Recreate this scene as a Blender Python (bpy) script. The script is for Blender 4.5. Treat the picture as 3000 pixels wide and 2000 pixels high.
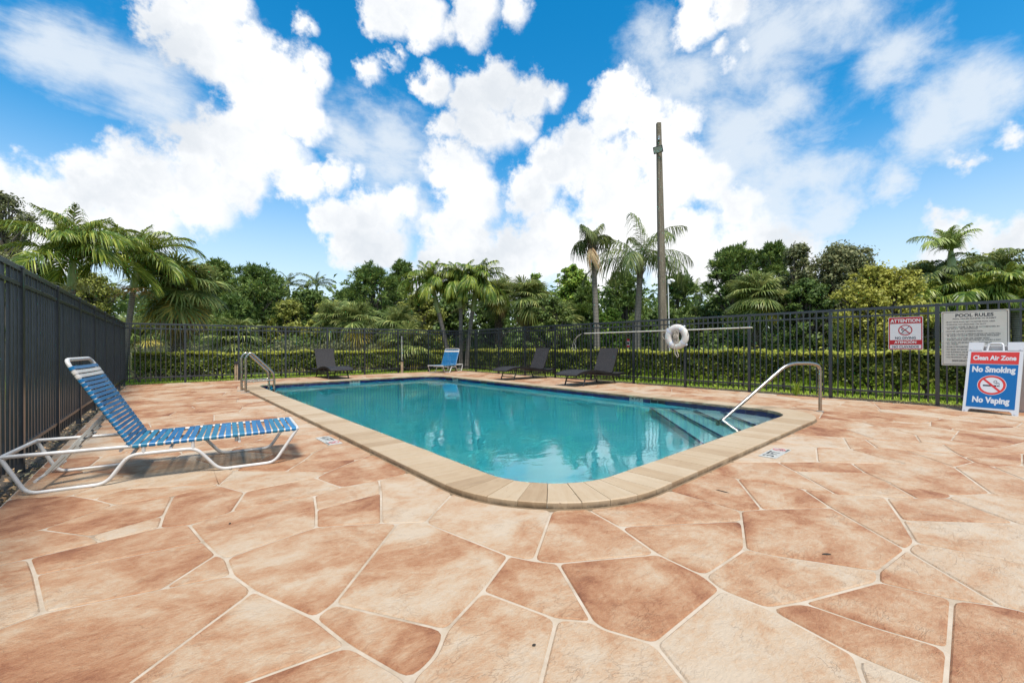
import bpy, bmesh, math, random
import numpy as np
from mathutils import Vector, Matrix, Euler
from math import radians, sin, cos, pi, tan, atan2, hypot

for o in list(bpy.data.objects): bpy.data.objects.remove(o)
scene = bpy.context.scene
COL = scene.collection

# ---------------------------------------------------------------- camera
F_PX, C_PX, H_PX = 1270.0, 1500.0, 1014.8          # survey of the place (3000 px wide plate)
YAW, ROLL, EYE = radians(40.0), math.atan2(9.0, 2587.0), 1.0
FWD = Vector((sin(YAW), cos(YAW), 0)); RGT = Vector((cos(YAW), -sin(YAW), 0))
cam = bpy.data.cameras.new('camera'); cam_ob = bpy.data.objects.new('camera', cam); COL.objects.link(cam_ob)
cam.sensor_width = 36.0; cam.lens = F_PX / 3000 * 36.0
cam.shift_y = (H_PX - 1000) / 3000; cam.clip_start = 0.05; cam.clip_end = 2000
cam_ob.matrix_world = (Matrix.Translation((0, 0, EYE)) @ Matrix.Rotation(-YAW, 4, 'Z')
                       @ Matrix.Rotation(radians(90), 4, 'X') @ Matrix.Rotation(-ROLL, 4, 'Z'))
scene.camera = cam_ob

def at(px, d, z=0.0):
    """ground position at bearing px (plate pixels) and forward distance d"""
    p = FWD * d + RGT * (d * (px - C_PX) / F_PX)
    return Vector((p.x, p.y, z))
def hz(py, d):
    return EYE + (H_PX - py) / F_PX * d

# ---------------------------------------------------------------- world
SUN_ELEV, SUN_AZ = radians(66), radians(205)        # azimuth clockwise from +Y
world = bpy.data.worlds.new('World'); scene.world = world; world.use_nodes = True
world.cycles.sampling_method = 'MANUAL'; world.cycles.sample_map_resolution = 256
wn = world.node_tree.nodes; wl = world.node_tree.links; wn.clear()
def W(t, **kw):
    n = wn.new(t)
    for k, v in kw.items(): setattr(n, k, v)
    return n
def wmath(op, a, b=None, c=None, clamp=False):
    n = W('ShaderNodeMath', operation=op); n.use_clamp = clamp
    for i, s in enumerate((a, b, c)):
        if s is None: continue
        if isinstance(s, (int, float)): n.inputs[i].default_value = s
        else: wl.new(s, n.inputs[i])
    return n.outputs[0]
out = W('ShaderNodeOutputWorld'); bg = W('ShaderNodeBackground'); bg.inputs['Strength'].default_value = 0.1
wl.new(bg.outputs[0], out.inputs[0])
sky = W('ShaderNodeTexSky', sky_type='NISHITA'); sky.sun_disc = False
sky.sun_elevation = SUN_ELEV; sky.sun_rotation = SUN_AZ
sky.air_density = 1.0; sky.dust_density = 0.4; sky.ozone_density = 2.2; sky.altitude = 0
hsv = W('ShaderNodeHueSaturation'); hsv.inputs['Hue'].default_value = 0.488; hsv.inputs['Saturation'].default_value = 1.45
hsv.inputs['Value'].default_value = 1.08
wl.new(sky.outputs[0], hsv.inputs['Color'])
tc = W('ShaderNodeTexCoord'); DIR = tc.outputs['Generated']
def plate_dir(x, y):
    k = 3000 / 2352.0
    v = FWD + RGT * ((x * k - C_PX) / F_PX) + Vector((0, 0, 1)) * ((H_PX - y * k) / F_PX)
    return v.normalized(), v.length
CUMULUS = [  # cumulus heads: bearing x, height y, size
 (380,25,70),(470,15,85),(535,20,50),(470,110,95),(570,165,105),(665,185,95),(720,160,55),(590,260,105),(690,270,70),(735,285,35),
 (540,330,95),(620,345,95),(440,355,75),(330,405,95),(215,425,85),(95,435,85),(-20,420,85),(30,350,28),(450,440,110),(560,420,80),(300,500,110),
 (120,520,110),(690,415,62),(765,402,45),(815,402,28),(860,490,80),(925,455,48),(770,500,55),(890,560,75),(810,560,75),
 (890,15,62),(975,35,70),(1090,25,75),(1185,18,48),(1030,60,35),(690,42,28),(715,55,20),(850,150,40),(890,128,26),(915,108,15),
 (1000,205,52),(950,190,30),(1150,200,62),(1085,235,70),(1215,230,55),(1270,210,38),(1110,300,82),(1030,300,48),(1190,290,40),
 (1060,390,85),(1085,470,95),(1060,560,105),(1110,640,110),(1000,620,65),(960,670,90),
 (1420,215,55),(1395,265,70),(1465,265,68),(1350,330,88),(1270,375,82),(1215,445,82),(1400,400,130),(1500,330,95),(1560,290,52),
 (1450,500,130),(1250,560,120),(1370,600,130),(1560,420,90),(1180,600,80),(1560,560,110),
 (1640,430,55),(1655,400,35),(1700,470,60),(1720,560,90),(1640,620,100),(1800,620,110),
 (1610,40,72),(1690,20,60),(1660,130,20),(1680,160,18),(1720,120,16),
 (2150,520,42),(2135,500,30),(2170,570,55),(2240,545,48),(2300,560,55),(2350,540,50),(2200,360,30),(2240,375,26),(2330,305,34)]
VEIL = [ # soft thin cloud
 (1700,330,150),(1800,220,95),(1760,470,170),(1870,420,120),(1900,500,90),(1780,80,140),(1930,20,110),(1720,570,160),(1560,200,95),(1500,110,80),
 (2030,145,85),(2130,300,110),(2250,230,100),(2050,420,70),(880,300,95),(900,380,110),(800,330,80),(960,480,60),(330,180,110),(200,130,110),(120,80,90),(380,260,90)]
def field(blobs, noise_out, soft):
    acc = None
    for (x, y, r) in blobs:
        c, ln = plate_dir(x, y)
        rr = r * (3000 / 2352.0) / F_PX / ln
        d = W('ShaderNodeVectorMath', operation='DISTANCE'); wl.new(noise_out, d.inputs[0]); d.inputs[1].default_value = c
        amp = min(1.0, max(0.40, r / 60.0)); v = wmath('MULTIPLY_ADD', d.outputs['Value'], -amp / rr, amp)
        acc = v if acc is None else wmath('SMOOTH_MAX', acc, v, soft)
    return acc
def noise(vec, scale, detail, rough, dist=0.0):
    n = W('ShaderNodeTexNoise'); wl.new(vec, n.inputs['Vector']); n.inputs['Scale'].default_value = scale
    n.inputs['Detail'].default_value = detail; n.inputs['Roughness'].default_value = rough; n.inputs['Distortion'].default_value = dist
    return n
def maprange(v, a, b, c=0.0, d=1.0, smooth=True):
    n = W('ShaderNodeMapRange'); n.interpolation_type = 'SMOOTHSTEP' if smooth else 'LINEAR'
    wl.new(v, n.inputs['Value'])
    for i, x in zip((1, 2, 3, 4), (a, b, c, d)): n.inputs[i].default_value = x
    return n.outputs[0]
# billows warp the directions a little, so the heads get ragged cauliflower edges
wz = noise(DIR, 7.0, 5, 0.6); sub = W('ShaderNodeVectorMath', operation='MULTIPLY_ADD')
wl.new(wz.outputs['Color'], sub.inputs[0]); sub.inputs[1].default_value = (0.075, 0.075, 0.075); sub.inputs[2].default_value = (-0.0375, -0.0375, -0.0375)
wadd = W('ShaderNodeVectorMath', operation='ADD'); wl.new(sub.outputs[0], wadd.inputs[0]); wl.new(DIR, wadd.inputs[1])
wz2 = noise(DIR, 26.0, 4, 0.6); sub2 = W('ShaderNodeVectorMath', operation='MULTIPLY_ADD')
wl.new(wz2.outputs['Color'], sub2.inputs[0]); sub2.inputs[1].default_value = (0.055, 0.055, 0.055); sub2.inputs[2].default_value = (-0.0275, -0.0275, -0.0275)
wadd2 = W('ShaderNodeVectorMath', operation='ADD'); wl.new(sub2.outputs[0], wadd2.inputs[0]); wl.new(wadd.outputs[0], wadd2.inputs[1])
WARP = wadd2.outputs[0]
nf = noise(DIR, 13.0, 10, 0.66)
base = field(CUMULUS, WARP, 0.12)
base = wmath('MINIMUM', base, 0.62)
# sky beyond the surveyed bearings goes on with the same kind of broken cumulus
fdot = W('ShaderNodeVectorMath', operation='DOT_PRODUCT'); wl.new(DIR, fdot.inputs[0]); fdot.inputs[1].default_value = (FWD * 0.93 + Vector((0, 0, 0.36))).normalized()
away = maprange(fdot.outputs['Value'], 0.62, 0.48)
wild = wmath('MULTIPLY_ADD', noise(WARP, 3.1, 3, 0.55).outputs['Fac'], 3.6, -1.75)
wild = wmath('ADD', wmath('MINIMUM', wild, 0.6), wmath('MULTIPLY_ADD', away, 3.0, -3.0))
base = wmath('MAXIMUM', base, wild)
dens = wmath('MULTIPLY_ADD', nf.outputs['Fac'], 1.35, -0.70)
dens = wmath('ADD', base, dens)
cum = maprange(dens, -0.06, 0.44)
veil_f = field(VEIL, WARP, 0.5)
mp = W('ShaderNodeMapping'); mp.inputs['Scale'].default_value = (1.0, 2.4, 3.6); mp.inputs['Rotation'].default_value = (0.3, 0.5, 0.6); wl.new(DIR, mp.inputs['Vector'])
nv = noise(mp.outputs[0], 4.0, 9, 0.64, 0.25)
veil = wmath('MULTIPLY', maprange(wmath('MULTIPLY_ADD', nv.outputs['Fac'], 2.0, wmath('ADD', wmath('MULTIPLY', veil_f, 0.95), -0.98)), -0.2, 0.95), 0.85)
sep = W('ShaderNodeSeparateXYZ'); wl.new(DIR, sep.inputs[0])
haze_low = wmath('MULTIPLY', maprange(sep.outputs['Z'], 0.42, 0.05), 0.72)
thin = wmath('MAXIMUM', veil, haze_low)
# cumulus tone: bright heads, faintly grey bellies
tone = noise(WARP, 3.6, 6, 0.55)
belly = maprange(wmath('MULTIPLY_ADD', tone.outputs['Fac'], 1.0, wmath('MULTIPLY', dens, 0.12)), 0.47, 0.74)
cc = W('ShaderNodeMix', data_type='RGBA'); cc.inputs[6].default_value = (5.7, 5.73, 5.76, 1); cc.inputs[7].default_value = (4.05, 4.3, 4.6, 1)
wl.new(belly, cc.inputs[0])
m1 = W('ShaderNodeMix', data_type='RGBA'); wl.new(thin, m1.inputs[0]); wl.new(hsv.outputs[0], m1.inputs[6]); m1.inputs[7].default_value = (4.4, 4.75, 5.1, 1)
m2 = W('ShaderNodeMix', data_type='RGBA'); wl.new(cum, m2.inputs[0]); wl.new(m1.outputs[2], m2.inputs[6]); wl.new(cc.outputs[2], m2.inputs[7])
wl.new(m2.outputs[2], bg.inputs['Color'])

# ---------------------------------------------------------------- sun
sl = bpy.data.lights.new('sun', 'SUN'); sl.energy = 3.0; sl.angle = radians(15); sl.color = (1.0, 0.95, 0.88)
sun = bpy.data.objects.new('sun', sl); COL.objects.link(sun)
sd = Vector((sin(SUN_AZ) * cos(SUN_ELEV), cos(SUN_AZ) * cos(SUN_ELEV), sin(SUN_ELEV)))
sun.rotation_euler = sd.to_track_quat('Z', 'Y').to_euler(); sun.location = sd * 40

# ---------------------------------------------------------------- exposure
vs = scene.view_settings; vs.view_transform = 'Standard'; vs.look = 'None'; vs.exposure = 0.95; vs.gamma = 1.0; vs.use_curve_mapping = False
cy = scene.cycles; cy.use_denoising = True; cy.max_bounces = 8; cy.diffuse_bounces = 3; cy.glossy_bounces = 4
cy.transmission_bounces = 6; cy.transparent_max_bounces = 12; cy.volume_bounces = 0; cy.caustics_reflective = False; cy.caustics_refractive = True
cy.sample_clamp_indirect = 6.0

# ================================================================ helpers
def lin(c):
    c /= 255.0
    return c / 12.92 if c <= 0.04045 else ((c + 0.055) / 1.055) ** 2.4
def rgb(r, g, b, k=1.0): return (lin(r) * k, lin(g) * k, lin(b) * k, 1.0)

class Mat:
    """small node-material builder"""
    def __init__(s, name, col=(0.5, 0.5, 0.5, 1), rough=0.6, metal=0.0, spec=0.5):
        s.m = bpy.data.materials.new(name); s.m.use_nodes = True; s.t = s.m.node_tree; s.n = s.t.nodes; s.l = s.t.links
        s.b = s.n['Principled BSDF']; s.o = s.n['Material Output']
        s.b.inputs['Base Color'].default_value = col; s.b.inputs['Roughness'].default_value = rough
        s.b.inputs['Metallic'].default_value = metal; s.b.inputs['Specular IOR Level'].default_value = spec
        s._tc = None
    def node(s, t, **kw):
        n = s.n.new(t)
        for k, v in kw.items(): setattr(n, k, v)
        return n
    def co(s, kind='Object'):
        if s._tc is None: s._tc = s.node('ShaderNodeTexCoord')
        return s._tc.outputs[kind]
    def pos(s):
        return s.node('ShaderNodeNewGeometry').outputs['Position']
    def set(s, inp, v):
        if isinstance(v, (int, float)): inp.default_value = v
        elif isinstance(v, tuple): inp.default_value = v
        else: s.l.new(v, inp)
    def map(s, vec, scale=(1, 1, 1), rot=(0, 0, 0)):
        n = s.node('ShaderNodeMapping'); s.l.new(vec, n.inputs[0]); n.inputs['Scale'].default_value = scale; n.inputs['Rotation'].default_value = rot
        return n.outputs[0]
    def noise(s, vec, scale, detail=4, rough=0.55, dist=0.0, out='Fac'):
        n = s.node('ShaderNodeTexNoise'); s.l.new(vec, n.inputs['Vector']); n.inputs['Scale'].default_value = scale
        n.inputs['Detail'].default_value = detail; n.inputs['Roughness'].default_value = rough; n.inputs['Distortion'].default_value = dist
        return n.outputs[out]
    def ramp(s, v, stops, interp='LINEAR'):
        n = s.node('ShaderNodeValToRGB'); s.l.new(v, n.inputs[0]); n.color_ramp.interpolation = interp; e = n.color_ramp.elements
        e[0].position, e[0].color = stops[0]; e[1].position, e[1].color = stops[-1]
        for p, c in stops[1:-1]:
            x = e.new(p); x.color = c
        return n.outputs[0]
    def mix(s, f, a, b, mode='MIX'):
        n = s.node('ShaderNodeMix', data_type='RGBA', blend_type=mode); s.set(n.inputs[0], f); s.set(n.inputs[6], a); s.set(n.inputs[7], b)
        return n.outputs[2]
    def math(s, op, a, b=0.0, c=0.0, clamp=False):
        n = s.node('ShaderNodeMath', operation=op); n.use_clamp = clamp
        for i, v in enumerate((a, b, c)): s.set(n.inputs[i], v)
        return n.outputs[0]
    def rng(s, v, a, b, c=0.0, d=1.0):
        n = s.node('ShaderNodeMapRange'); s.set(n.inputs[0], v)
        for i, x in zip((1, 2, 3, 4), (a, b, c, d)): n.inputs[i].default_value = x
        return n.outputs[0]
    def bump(s, h, strength=0.3, dist=0.01):
        n = s.node('ShaderNodeBump'); n.inputs['Strength'].default_value = strength; n.inputs['Distance'].default_value = dist
        s.l.new(h, n.inputs['Height']); s.l.new(n.outputs[0], s.b.inputs['Normal']); return n
    def color(s, v): s.set(s.b.inputs['Base Color'], v)
    def rough(s, v): s.set(s.b.inputs['Roughness'], v)

G1 = (1, 1, 1, 1); G0 = (0, 0, 0, 1)
def tag(o, label=None, cat=None, group=None, kind=None):
    if label: o['label'] = label
    if cat: o['category'] = cat
    if group: o['group'] = group
    if kind: o['kind'] = kind
    return o
def empty(name, loc=(0, 0, 0), rz=0.0, label=None, cat=None, group=None):
    o = bpy.data.objects.new(name, None); COL.objects.link(o); o.location = loc; o.rotation_euler = (0, 0, rz); o.empty_display_size = 0.1
    return tag(o, label, cat, group)
def link(name, me, parent=None, loc=(0, 0, 0), rot=(0, 0, 0), scale=(1, 1, 1)):
    o = bpy.data.objects.new(name, me); COL.objects.link(o); o.parent = parent
    o.location = loc; o.rotation_euler = rot; o.scale = scale
    return o

class MB:
    """collects geometry of ONE piece"""
    def __init__(s): s.v = []; s.f = []; s.mi = []; s.cur = 0
    def add(s, vs, fs):
        b = len(s.v); s.v += [tuple(v) for v in vs]; s.f += [tuple(b + i for i in f) for f in fs]; s.mi += [s.cur] * len(fs)
        return s
    def box(s, x0, x1, y0, y1, z0, z1, M=None):
        vs = [Vector(p) for p in ((x0, y0, z0), (x1, y0, z0), (x1, y1, z0), (x0, y1, z0), (x0, y0, z1), (x1, y0, z1), (x1, y1, z1), (x0, y1, z1))]
        if M: vs = [M @ v for v in vs]
        return s.add(vs, [(3, 2, 1, 0), (4, 5, 6, 7), (0, 1, 5, 4), (1, 2, 6, 5), (2, 3, 7, 6), (3, 0, 4, 7)])
    def bbox(s, x0, x1, y0, y1, z0, z1, b=0.004, M=None):
        """box with chamfered top edges"""
        vs = [(x0, y0, z0), (x1, y0, z0), (x1, y1, z0), (x0, y1, z0), (x0, y0, z1 - b), (x1, y0, z1 - b), (x1, y1, z1 - b), (x0, y1, z1 - b),
              (x0 + b, y0 + b, z1), (x1 - b, y0 + b, z1), (x1 - b, y1 - b, z1), (x0 + b, y1 - b, z1)]
        vs = [Vector(p) for p in vs]
        if M: vs = [M @ v for v in vs]
        fs = [(3, 2, 1, 0), (8, 9, 10, 11)]
        for i in range(4):
            j = (i + 1) % 4; fs += [(i, j, 4 + j, 4 + i), (4 + i, 4 + j, 8 + j, 8 + i)]
        return s.add(vs, fs)
    def tube(s, path, r, seg=8, closed=False, cap=True, flat=None):
        P = [Vector(p) for p in path]; n = len(P)
        rs = r if isinstance(r, (list, tuple)) else [r] * n
        T = []
        for i in range(n):
            a = P[i - 1] if (i > 0 or closed) else P[i]; b = P[(i + 1) % n] if (i < n - 1 or closed) else P[i]
            t = (b - a); T.append(t.normalized() if t.length > 1e-9 else Vector((0, 0, 1)))
        u = Vector((0, 0, 1)).cross(T[0])
        if u.length < 0.05: u = Vector((1, 0, 0))
        u = (u - T[0] * u.dot(T[0])).normalized(); vs = []
        for i in range(n):
            u = (u - T[i] * u.dot(T[i])); u = u.normalized() if u.length > 1e-6 else T[i].orthogonal().normalized()
            w = T[i].cross(u)
            for k in range(seg):
                a = 2 * pi * k / seg + (pi / seg)
                q = u * cos(a) + w * sin(a) * (flat or 1.0)
                vs.append(P[i] + q * rs[i])
        fs = []
        for i in range(n if closed else n - 1):
            j = (i + 1) % n
            for k in range(seg):
                l = (k + 1) % seg; fs.append((i * seg + k, i * seg + l, j * seg + l, j * seg + k))
        if cap and not closed:
            fs.append(tuple(reversed(range(seg)))); fs.append(tuple((n - 1) * seg + k for k in range(seg)))
        return s.add(vs, fs)
    def prism(s, poly, z0, z1, M=None):
        n = len(poly); vs = [Vector((x, y, z0)) for x, y in poly] + [Vector((x, y, z1)) for x, y in poly]
        if M: vs = [M @ v for v in vs]
        fs = [tuple(reversed(range(n))), tuple(range(n, 2 * n))] + [(i, (i + 1) % n, n + (i + 1) % n, n + i) for i in range(n)]
        return s.add(vs, fs)
    def mesh(s, name, mats, smooth=False):
        me = bpy.data.meshes.new(name); me.from_pydata(s.v, [], s.f)
        for m in (mats if isinstance(mats, (list, tuple)) else [mats]): me.materials.append(m.m if isinstance(m, Mat) else m)
        if any(s.mi): me.polygons.foreach_set('material_index', s.mi)
        if smooth:
            me.polygons.foreach_set('use_smooth', [True] * len(me.polygons))
            try: me.set_sharp_from_angle(angle=radians(40))
            except Exception: pass
        me.update(); return me
    def build(s, name, mats, parent=None, smooth=False, **kw):
        return link(name, s.mesh(name, mats, smooth), parent, **kw)

def np_mesh(name, V, F, mat, k=4):
    """fast mesh from numpy: V (n,3), F (m,k)"""
    me = bpy.data.meshes.new(name); V = np.ascontiguousarray(V, np.float32); F = np.ascontiguousarray(F, np.int32)
    me.vertices.add(len(V)); me.vertices.foreach_set('co', V.ravel())
    me.loops.add(F.size); me.loops.foreach_set('vertex_index', F.ravel())
    me.polygons.add(len(F)); me.polygons.foreach_set('loop_start', np.arange(0, F.size, k, dtype=np.int32))
    try: me.polygons.foreach_set('loop_total', np.full(len(F), k, np.int32))
    except Exception: pass
    for m in (mat if isinstance(mat, (list, tuple)) else [mat]): me.materials.append(m.m if isinstance(m, Mat) else m)
    me.update(calc_edges=True); return me

def bez(pts, r, k=5):
    """polyline with rounded corners"""
    P = [Vector(p) for p in pts]; out = [P[0]]
    for i in range(1, len(P) - 1):
        a = P[i - 1] - P[i]; b = P[i + 1] - P[i]; t = min(r, a.length * 0.49, b.length * 0.49)
        p0 = P[i] + a.normalized() * t; p1 = P[i] + b.normalized() * t
        for j in range(k + 1):
            u = j / k; out.append(p0 * (1 - u) ** 2 + P[i] * 2 * u * (1 - u) + p1 * u * u)
    out.append(P[-1]); return out

def text(name, s, size, mat, parent, M, bold=0.0, align='CENTER', wide=1.0, thick=0.0006):
    c = bpy.data.curves.new(name, 'FONT'); c.body = s; c.size = size; c.align_x = align; c.align_y = 'CENTER'; c.offset = bold * size; c.extrude = thick; c.resolution_u = 3
    t = bpy.data.objects.new('tmp_text', c); COL.objects.link(t)
    bpy.context.view_layer.update()
    me = bpy.data.meshes.new_from_object(t.evaluated_get(bpy.context.evaluated_depsgraph_get())); me.name = name
    bpy.data.objects.remove(t); me.materials.clear(); me.materials.append(mat.m)
    o = link(name, me, parent); o.matrix_local = M @ Matrix.Diagonal((wide, 1, 1, 1)); return o
# ================================================================ materials of the setting
def blotch(m, base_stops, scale=3.0):
    return m.ramp(m.noise(m.pos(), scale, 5, 0.6), base_stops)

K = 0.54
m_joint = Mat('joint_cream', rough=0.75)
p = m_joint.pos()
m_joint.color(m_joint.mix(m_joint.rng(m_joint.noise(p, 2.1, 7, 0.7), 0.50, 0.72), m_joint.ramp(m_joint.noise(p, 9, 5), [(0.25, rgb(210, 188, 158, .58)), (0.7, rgb(235, 217, 193, .58))]), rgb(168, 138, 104, K)))
m_joint.bump(m_joint.noise(p, 120, 4), 0.25, 0.004)

m_stone = Mat('stamped_flagstone', rough=0.62, spec=0.35)
p = m_stone.pos()
at_n = m_stone.node('ShaderNodeAttribute', attribute_name='tone'); tone_v = at_n.outputs['Fac']
wp = m_stone.node('ShaderNodeVectorMath', operation='ADD'); m_stone.l.new(p, wp.inputs[0])
sc = m_stone.node('ShaderNodeVectorMath', operation='SCALE'); m_stone.l.new(at_n.outputs['Color'], sc.inputs[0]); sc.inputs['Scale'].default_value = 37.0; m_stone.l.new(sc.outputs[0], wp.inputs[1])
P2 = wp.outputs[0]
big = m_stone.noise(P2, 2.3, 5, 0.62, 0.5)
med = m_stone.noise(m_stone.map(P2, (4.2, 6.2, 1), (0, 0, 0.5)), 2.2, 8, 0.70, 0.5)
fine = m_stone.noise(m_stone.map(P2, (26, 52, 1), (0, 0, 0.62)), 1.5, 6, 0.72, 0.8)
fin2 = m_stone.noise(p, 210, 3, 0.6)
v = m_stone.math('ADD', m_stone.math('MULTIPLY', tone_v, 0.52), m_stone.math('MULTIPLY_ADD', big, 1.9, -0.96))
v = m_stone.math('ADD', v, m_stone.math('MULTIPLY_ADD', med, 0.85, -0.42))
v = m_stone.math('ADD', v, m_stone.math('MULTIPLY_ADD', fine, 0.62, -0.31))
v = m_stone.math('ADD', v, m_stone.math('MULTIPLY_ADD', fin2, 0.30, -0.15))
edge = m_stone.node('ShaderNodeAttribute', attribute_name='rim').outputs['Fac']
rim_on = m_stone.rng(m_stone.noise(P2, 1.1, 2), 0.42, 0.62)
v = m_stone.math('ADD', v, m_stone.math('MULTIPLY', m_stone.math('MULTIPLY', edge, rim_on), 0.22))
col = m_stone.ramp(v, [(0.0, rgb(236, 212, 182, K)), (0.22, rgb(231, 198, 162, K)), (0.42, rgb(221, 175, 134, K)), (0.62, rgb(205, 149, 107, K)), (0.82, rgb(182, 122, 84, K)), (1.0, rgb(148, 94, 64, K))])
rid = m_stone.math('ABSOLUTE', m_stone.math('SUBTRACT', m_stone.noise(m_stone.map(P2, (1, 1.8, 1), (0, 0, .5)), 6.5, 4, 0.62, 0.7), 0.5))
crack = m_stone.math('MAXIMUM', m_stone.rng(rid, 0.0, 0.016), m_stone.rng(m_stone.noise(P2, 3.3, 3, 0.6), 0.60, 0.46))
col = m_stone.mix(m_stone.math('MULTIPLY', m_stone.math('SUBTRACT', 1.0, crack), 0.20), col, rgb(140, 86, 56, K))
dirt = m_stone.rng(m_stone.noise(p, 2.9, 6, 0.7), 0.70, 0.80)
col = m_stone.mix(m_stone.math('MULTIPLY', dirt, 0.35), col, rgb(130, 112, 92, K))
m_stone.color(col); m_stone.rough(m_stone.rng(med, 0.2, 0.8, 0.52, 0.75))
m_stone.bump(m_stone.math('ADD', m_stone.math('MULTIPLY_ADD', crack, 0.5, m_stone.math('MULTIPLY', fine, 1.0)), m_stone.math('ADD', m_stone.math('MULTIPLY', med, 0.8), m_stone.math('MULTIPLY', fin2, 0.25))), 0.55, 0.012)

m_trav = Mat('travertine', rough=0.58, spec=0.4)
p = m_trav.pos()
tv = m_trav.node('ShaderNodeAttribute', attribute_name='tone'); oi = tv.outputs['Fac']
g1 = m_trav.noise(m_trav.map(m_trav.co('Object'), (3, 26, 8)), 1.3, 7, 0.65, 0.7)
g2 = m_trav.noise(p, 3.4, 5, 0.6)
tvv = m_trav.math('ADD', m_trav.math('MULTIPLY_ADD', g1, 0.7, -0.25), m_trav.math('ADD', m_trav.math('MULTIPLY', oi, 0.55), m_trav.math('MULTIPLY_ADD', g2, 0.5, -0.3)))
c = m_trav.ramp(tvv, [(0.0, rgb(226, 202, 168, .56)), (0.35, rgb(214, 185, 147, .56)), (0.65, rgb(197, 166, 128, .56)), (1.0, rgb(162, 135, 103, .56))])
pit = m_trav.rng(m_trav.noise(m_trav.map(p, (60, 60, 60)), 1.0, 3, 0.7), 0.30, 0.345)
c = m_trav.mix(m_trav.math('MULTIPLY', m_trav.math('SUBTRACT', 1.0, pit), 0.6), c, rgb(110, 84, 58, K))
moss = m_trav.rng(m_trav.noise(p, 5.5, 7, 0.75), 0.66, 0.74)
c = m_trav.mix(m_trav.math('MULTIPLY', moss, 0.55), c, rgb(96, 80, 56, K))
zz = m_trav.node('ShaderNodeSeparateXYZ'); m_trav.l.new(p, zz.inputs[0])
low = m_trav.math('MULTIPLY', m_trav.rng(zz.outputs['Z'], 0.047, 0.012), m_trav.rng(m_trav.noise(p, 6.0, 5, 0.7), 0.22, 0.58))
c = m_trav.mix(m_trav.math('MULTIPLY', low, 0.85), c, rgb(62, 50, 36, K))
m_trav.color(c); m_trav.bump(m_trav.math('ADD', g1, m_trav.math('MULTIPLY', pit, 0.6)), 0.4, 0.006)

m_navy = Mat('navy_glazed_tile', rough=0.16, spec=0.6)
m_navy.color(m_navy.mix(m_navy.node('ShaderNodeObjectInfo').outputs['Random'], rgb(18, 28, 74), rgb(30, 46, 104)))
m_tile_white = Mat('white_glazed_tile', rgb(214, 212, 202, 0.62), 0.3)
m_ink = Mat('black_print', rgb(28, 28, 30), 0.5)
m_red = Mat('red_print', rgb(196, 36, 44), 0.45)
m_plaster = Mat('pool_plaster', rough=0.7)
m_plaster.color(m_plaster.ramp(m_plaster.noise(m_plaster.pos(), 1.6, 5), [(0.3, rgb(196, 226, 226)), (0.7, rgb(220, 238, 236))]))
m_grout = Mat('dark_grout', rgb(120, 126, 130), 0.8)
m_skim = Mat('dark_opening', rgb(12, 14, 16), 0.6)

m_water = Mat('pool_water'); m_water.n.remove(m_water.b)
wp_ = m_water.pos()
h = m_water.math('ADD', m_water.noise(m_water.map(wp_, (1.0, 1.7, 1), (0, 0, 0.6)), 2.1, 3, 0.55, 0.3), m_water.math('MULTIPLY', m_water.noise(wp_, 11.0, 3, 0.5, 0.2), 0.16))
bp = m_water.node('ShaderNodeBump'); bp.inputs['Strength'].default_value = 0.07; bp.inputs['Distance'].default_value = 0.05; m_water.l.new(h, bp.inputs['Height'])
fr = m_water.node('ShaderNodeFresnel'); fr.inputs['IOR'].default_value = 1.60; m_water.l.new(bp.outputs[0], fr.inputs['Normal'])
tr = m_water.node('ShaderNodeBsdfRefraction'); tr.inputs['IOR'].default_value = 1.33; tr.inputs['Roughness'].default_value = 0.0; m_water.l.new(bp.outputs[0], tr.inputs['Normal'])
gl = m_water.node('ShaderNodeBsdfGlossy'); gl.inputs['Roughness'].default_value = 0.01; gl.inputs['Color'].default_value = (0.95, 0.98, 1, 1); m_water.l.new(bp.outputs[0], gl.inputs['Normal'])
mxs = m_water.node('ShaderNodeMixShader'); m_water.l.new(fr.outputs[0], mxs.inputs[0]); m_water.l.new(tr.outputs[0], mxs.inputs[1]); m_water.l.new(gl.outputs[0], mxs.inputs[2])
m_water.l.new(mxs.outputs[0], m_water.o.inputs['Surface'])
va = m_water.node('ShaderNodeVolumeAbsorption'); va.inputs['Color'].default_value = (0.26, 0.88, 0.915, 1); va.inputs['Density'].default_value = 1.25
m_water.l.new(va.outputs[0], m_water.o.inputs['Volume'])

m_fence = Mat('black_powder_coat', rough=0.30, spec=0.9)
pf = m_fence.pos()
m_fence.color(m_fence.mix(m_fence.rng(m_fence.noise(pf, 90, 4, 0.7), 0.62, 0.72), m_fence.ramp(m_fence.noise(pf, 7, 5), [(0.3, rgb(15, 19, 26)), (0.7, rgb(27, 33, 43))]), rgb(70, 76, 84)))
m_fence.bump(m_fence.noise(pf, 150, 2), 0.12, 0.002)

m_grass = Mat('lawn', rough=0.9)
pg = m_grass.pos()
m_grass.color(m_grass.mix(m_grass.noise(pg, 0.35, 3), m_grass.ramp(m_grass.noise(pg, 6, 6, 0.7), [(0.3, (0.035, 0.075, 0.012, 1)), (0.7, (0.11, 0.20, 0.03, 1))]), (0.06, 0.10, 0.02, 1)))
m_grass.bump(m_grass.noise(pg, 60, 4, 0.7), 0.8, 0.04)
m_soil = Mat('dark_soil', rough=0.95)
ps = m_soil.pos()
m_soil.color(m_soil.mix(m_soil.rng(m_soil.noise(ps, 34, 5, 0.75), 0.60, 0.66), m_soil.ramp(m_soil.noise(ps, 9, 6, 0.7), [(0.3, (0.030, 0.023, 0.015, 1)), (0.65, (0.125, 0.092, 0.058, 1))]), (0.30, 0.25, 0.18, 1)))
m_soil.bump(m_soil.noise(ps, 25, 6, 0.75), 1.0, 0.05)
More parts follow.
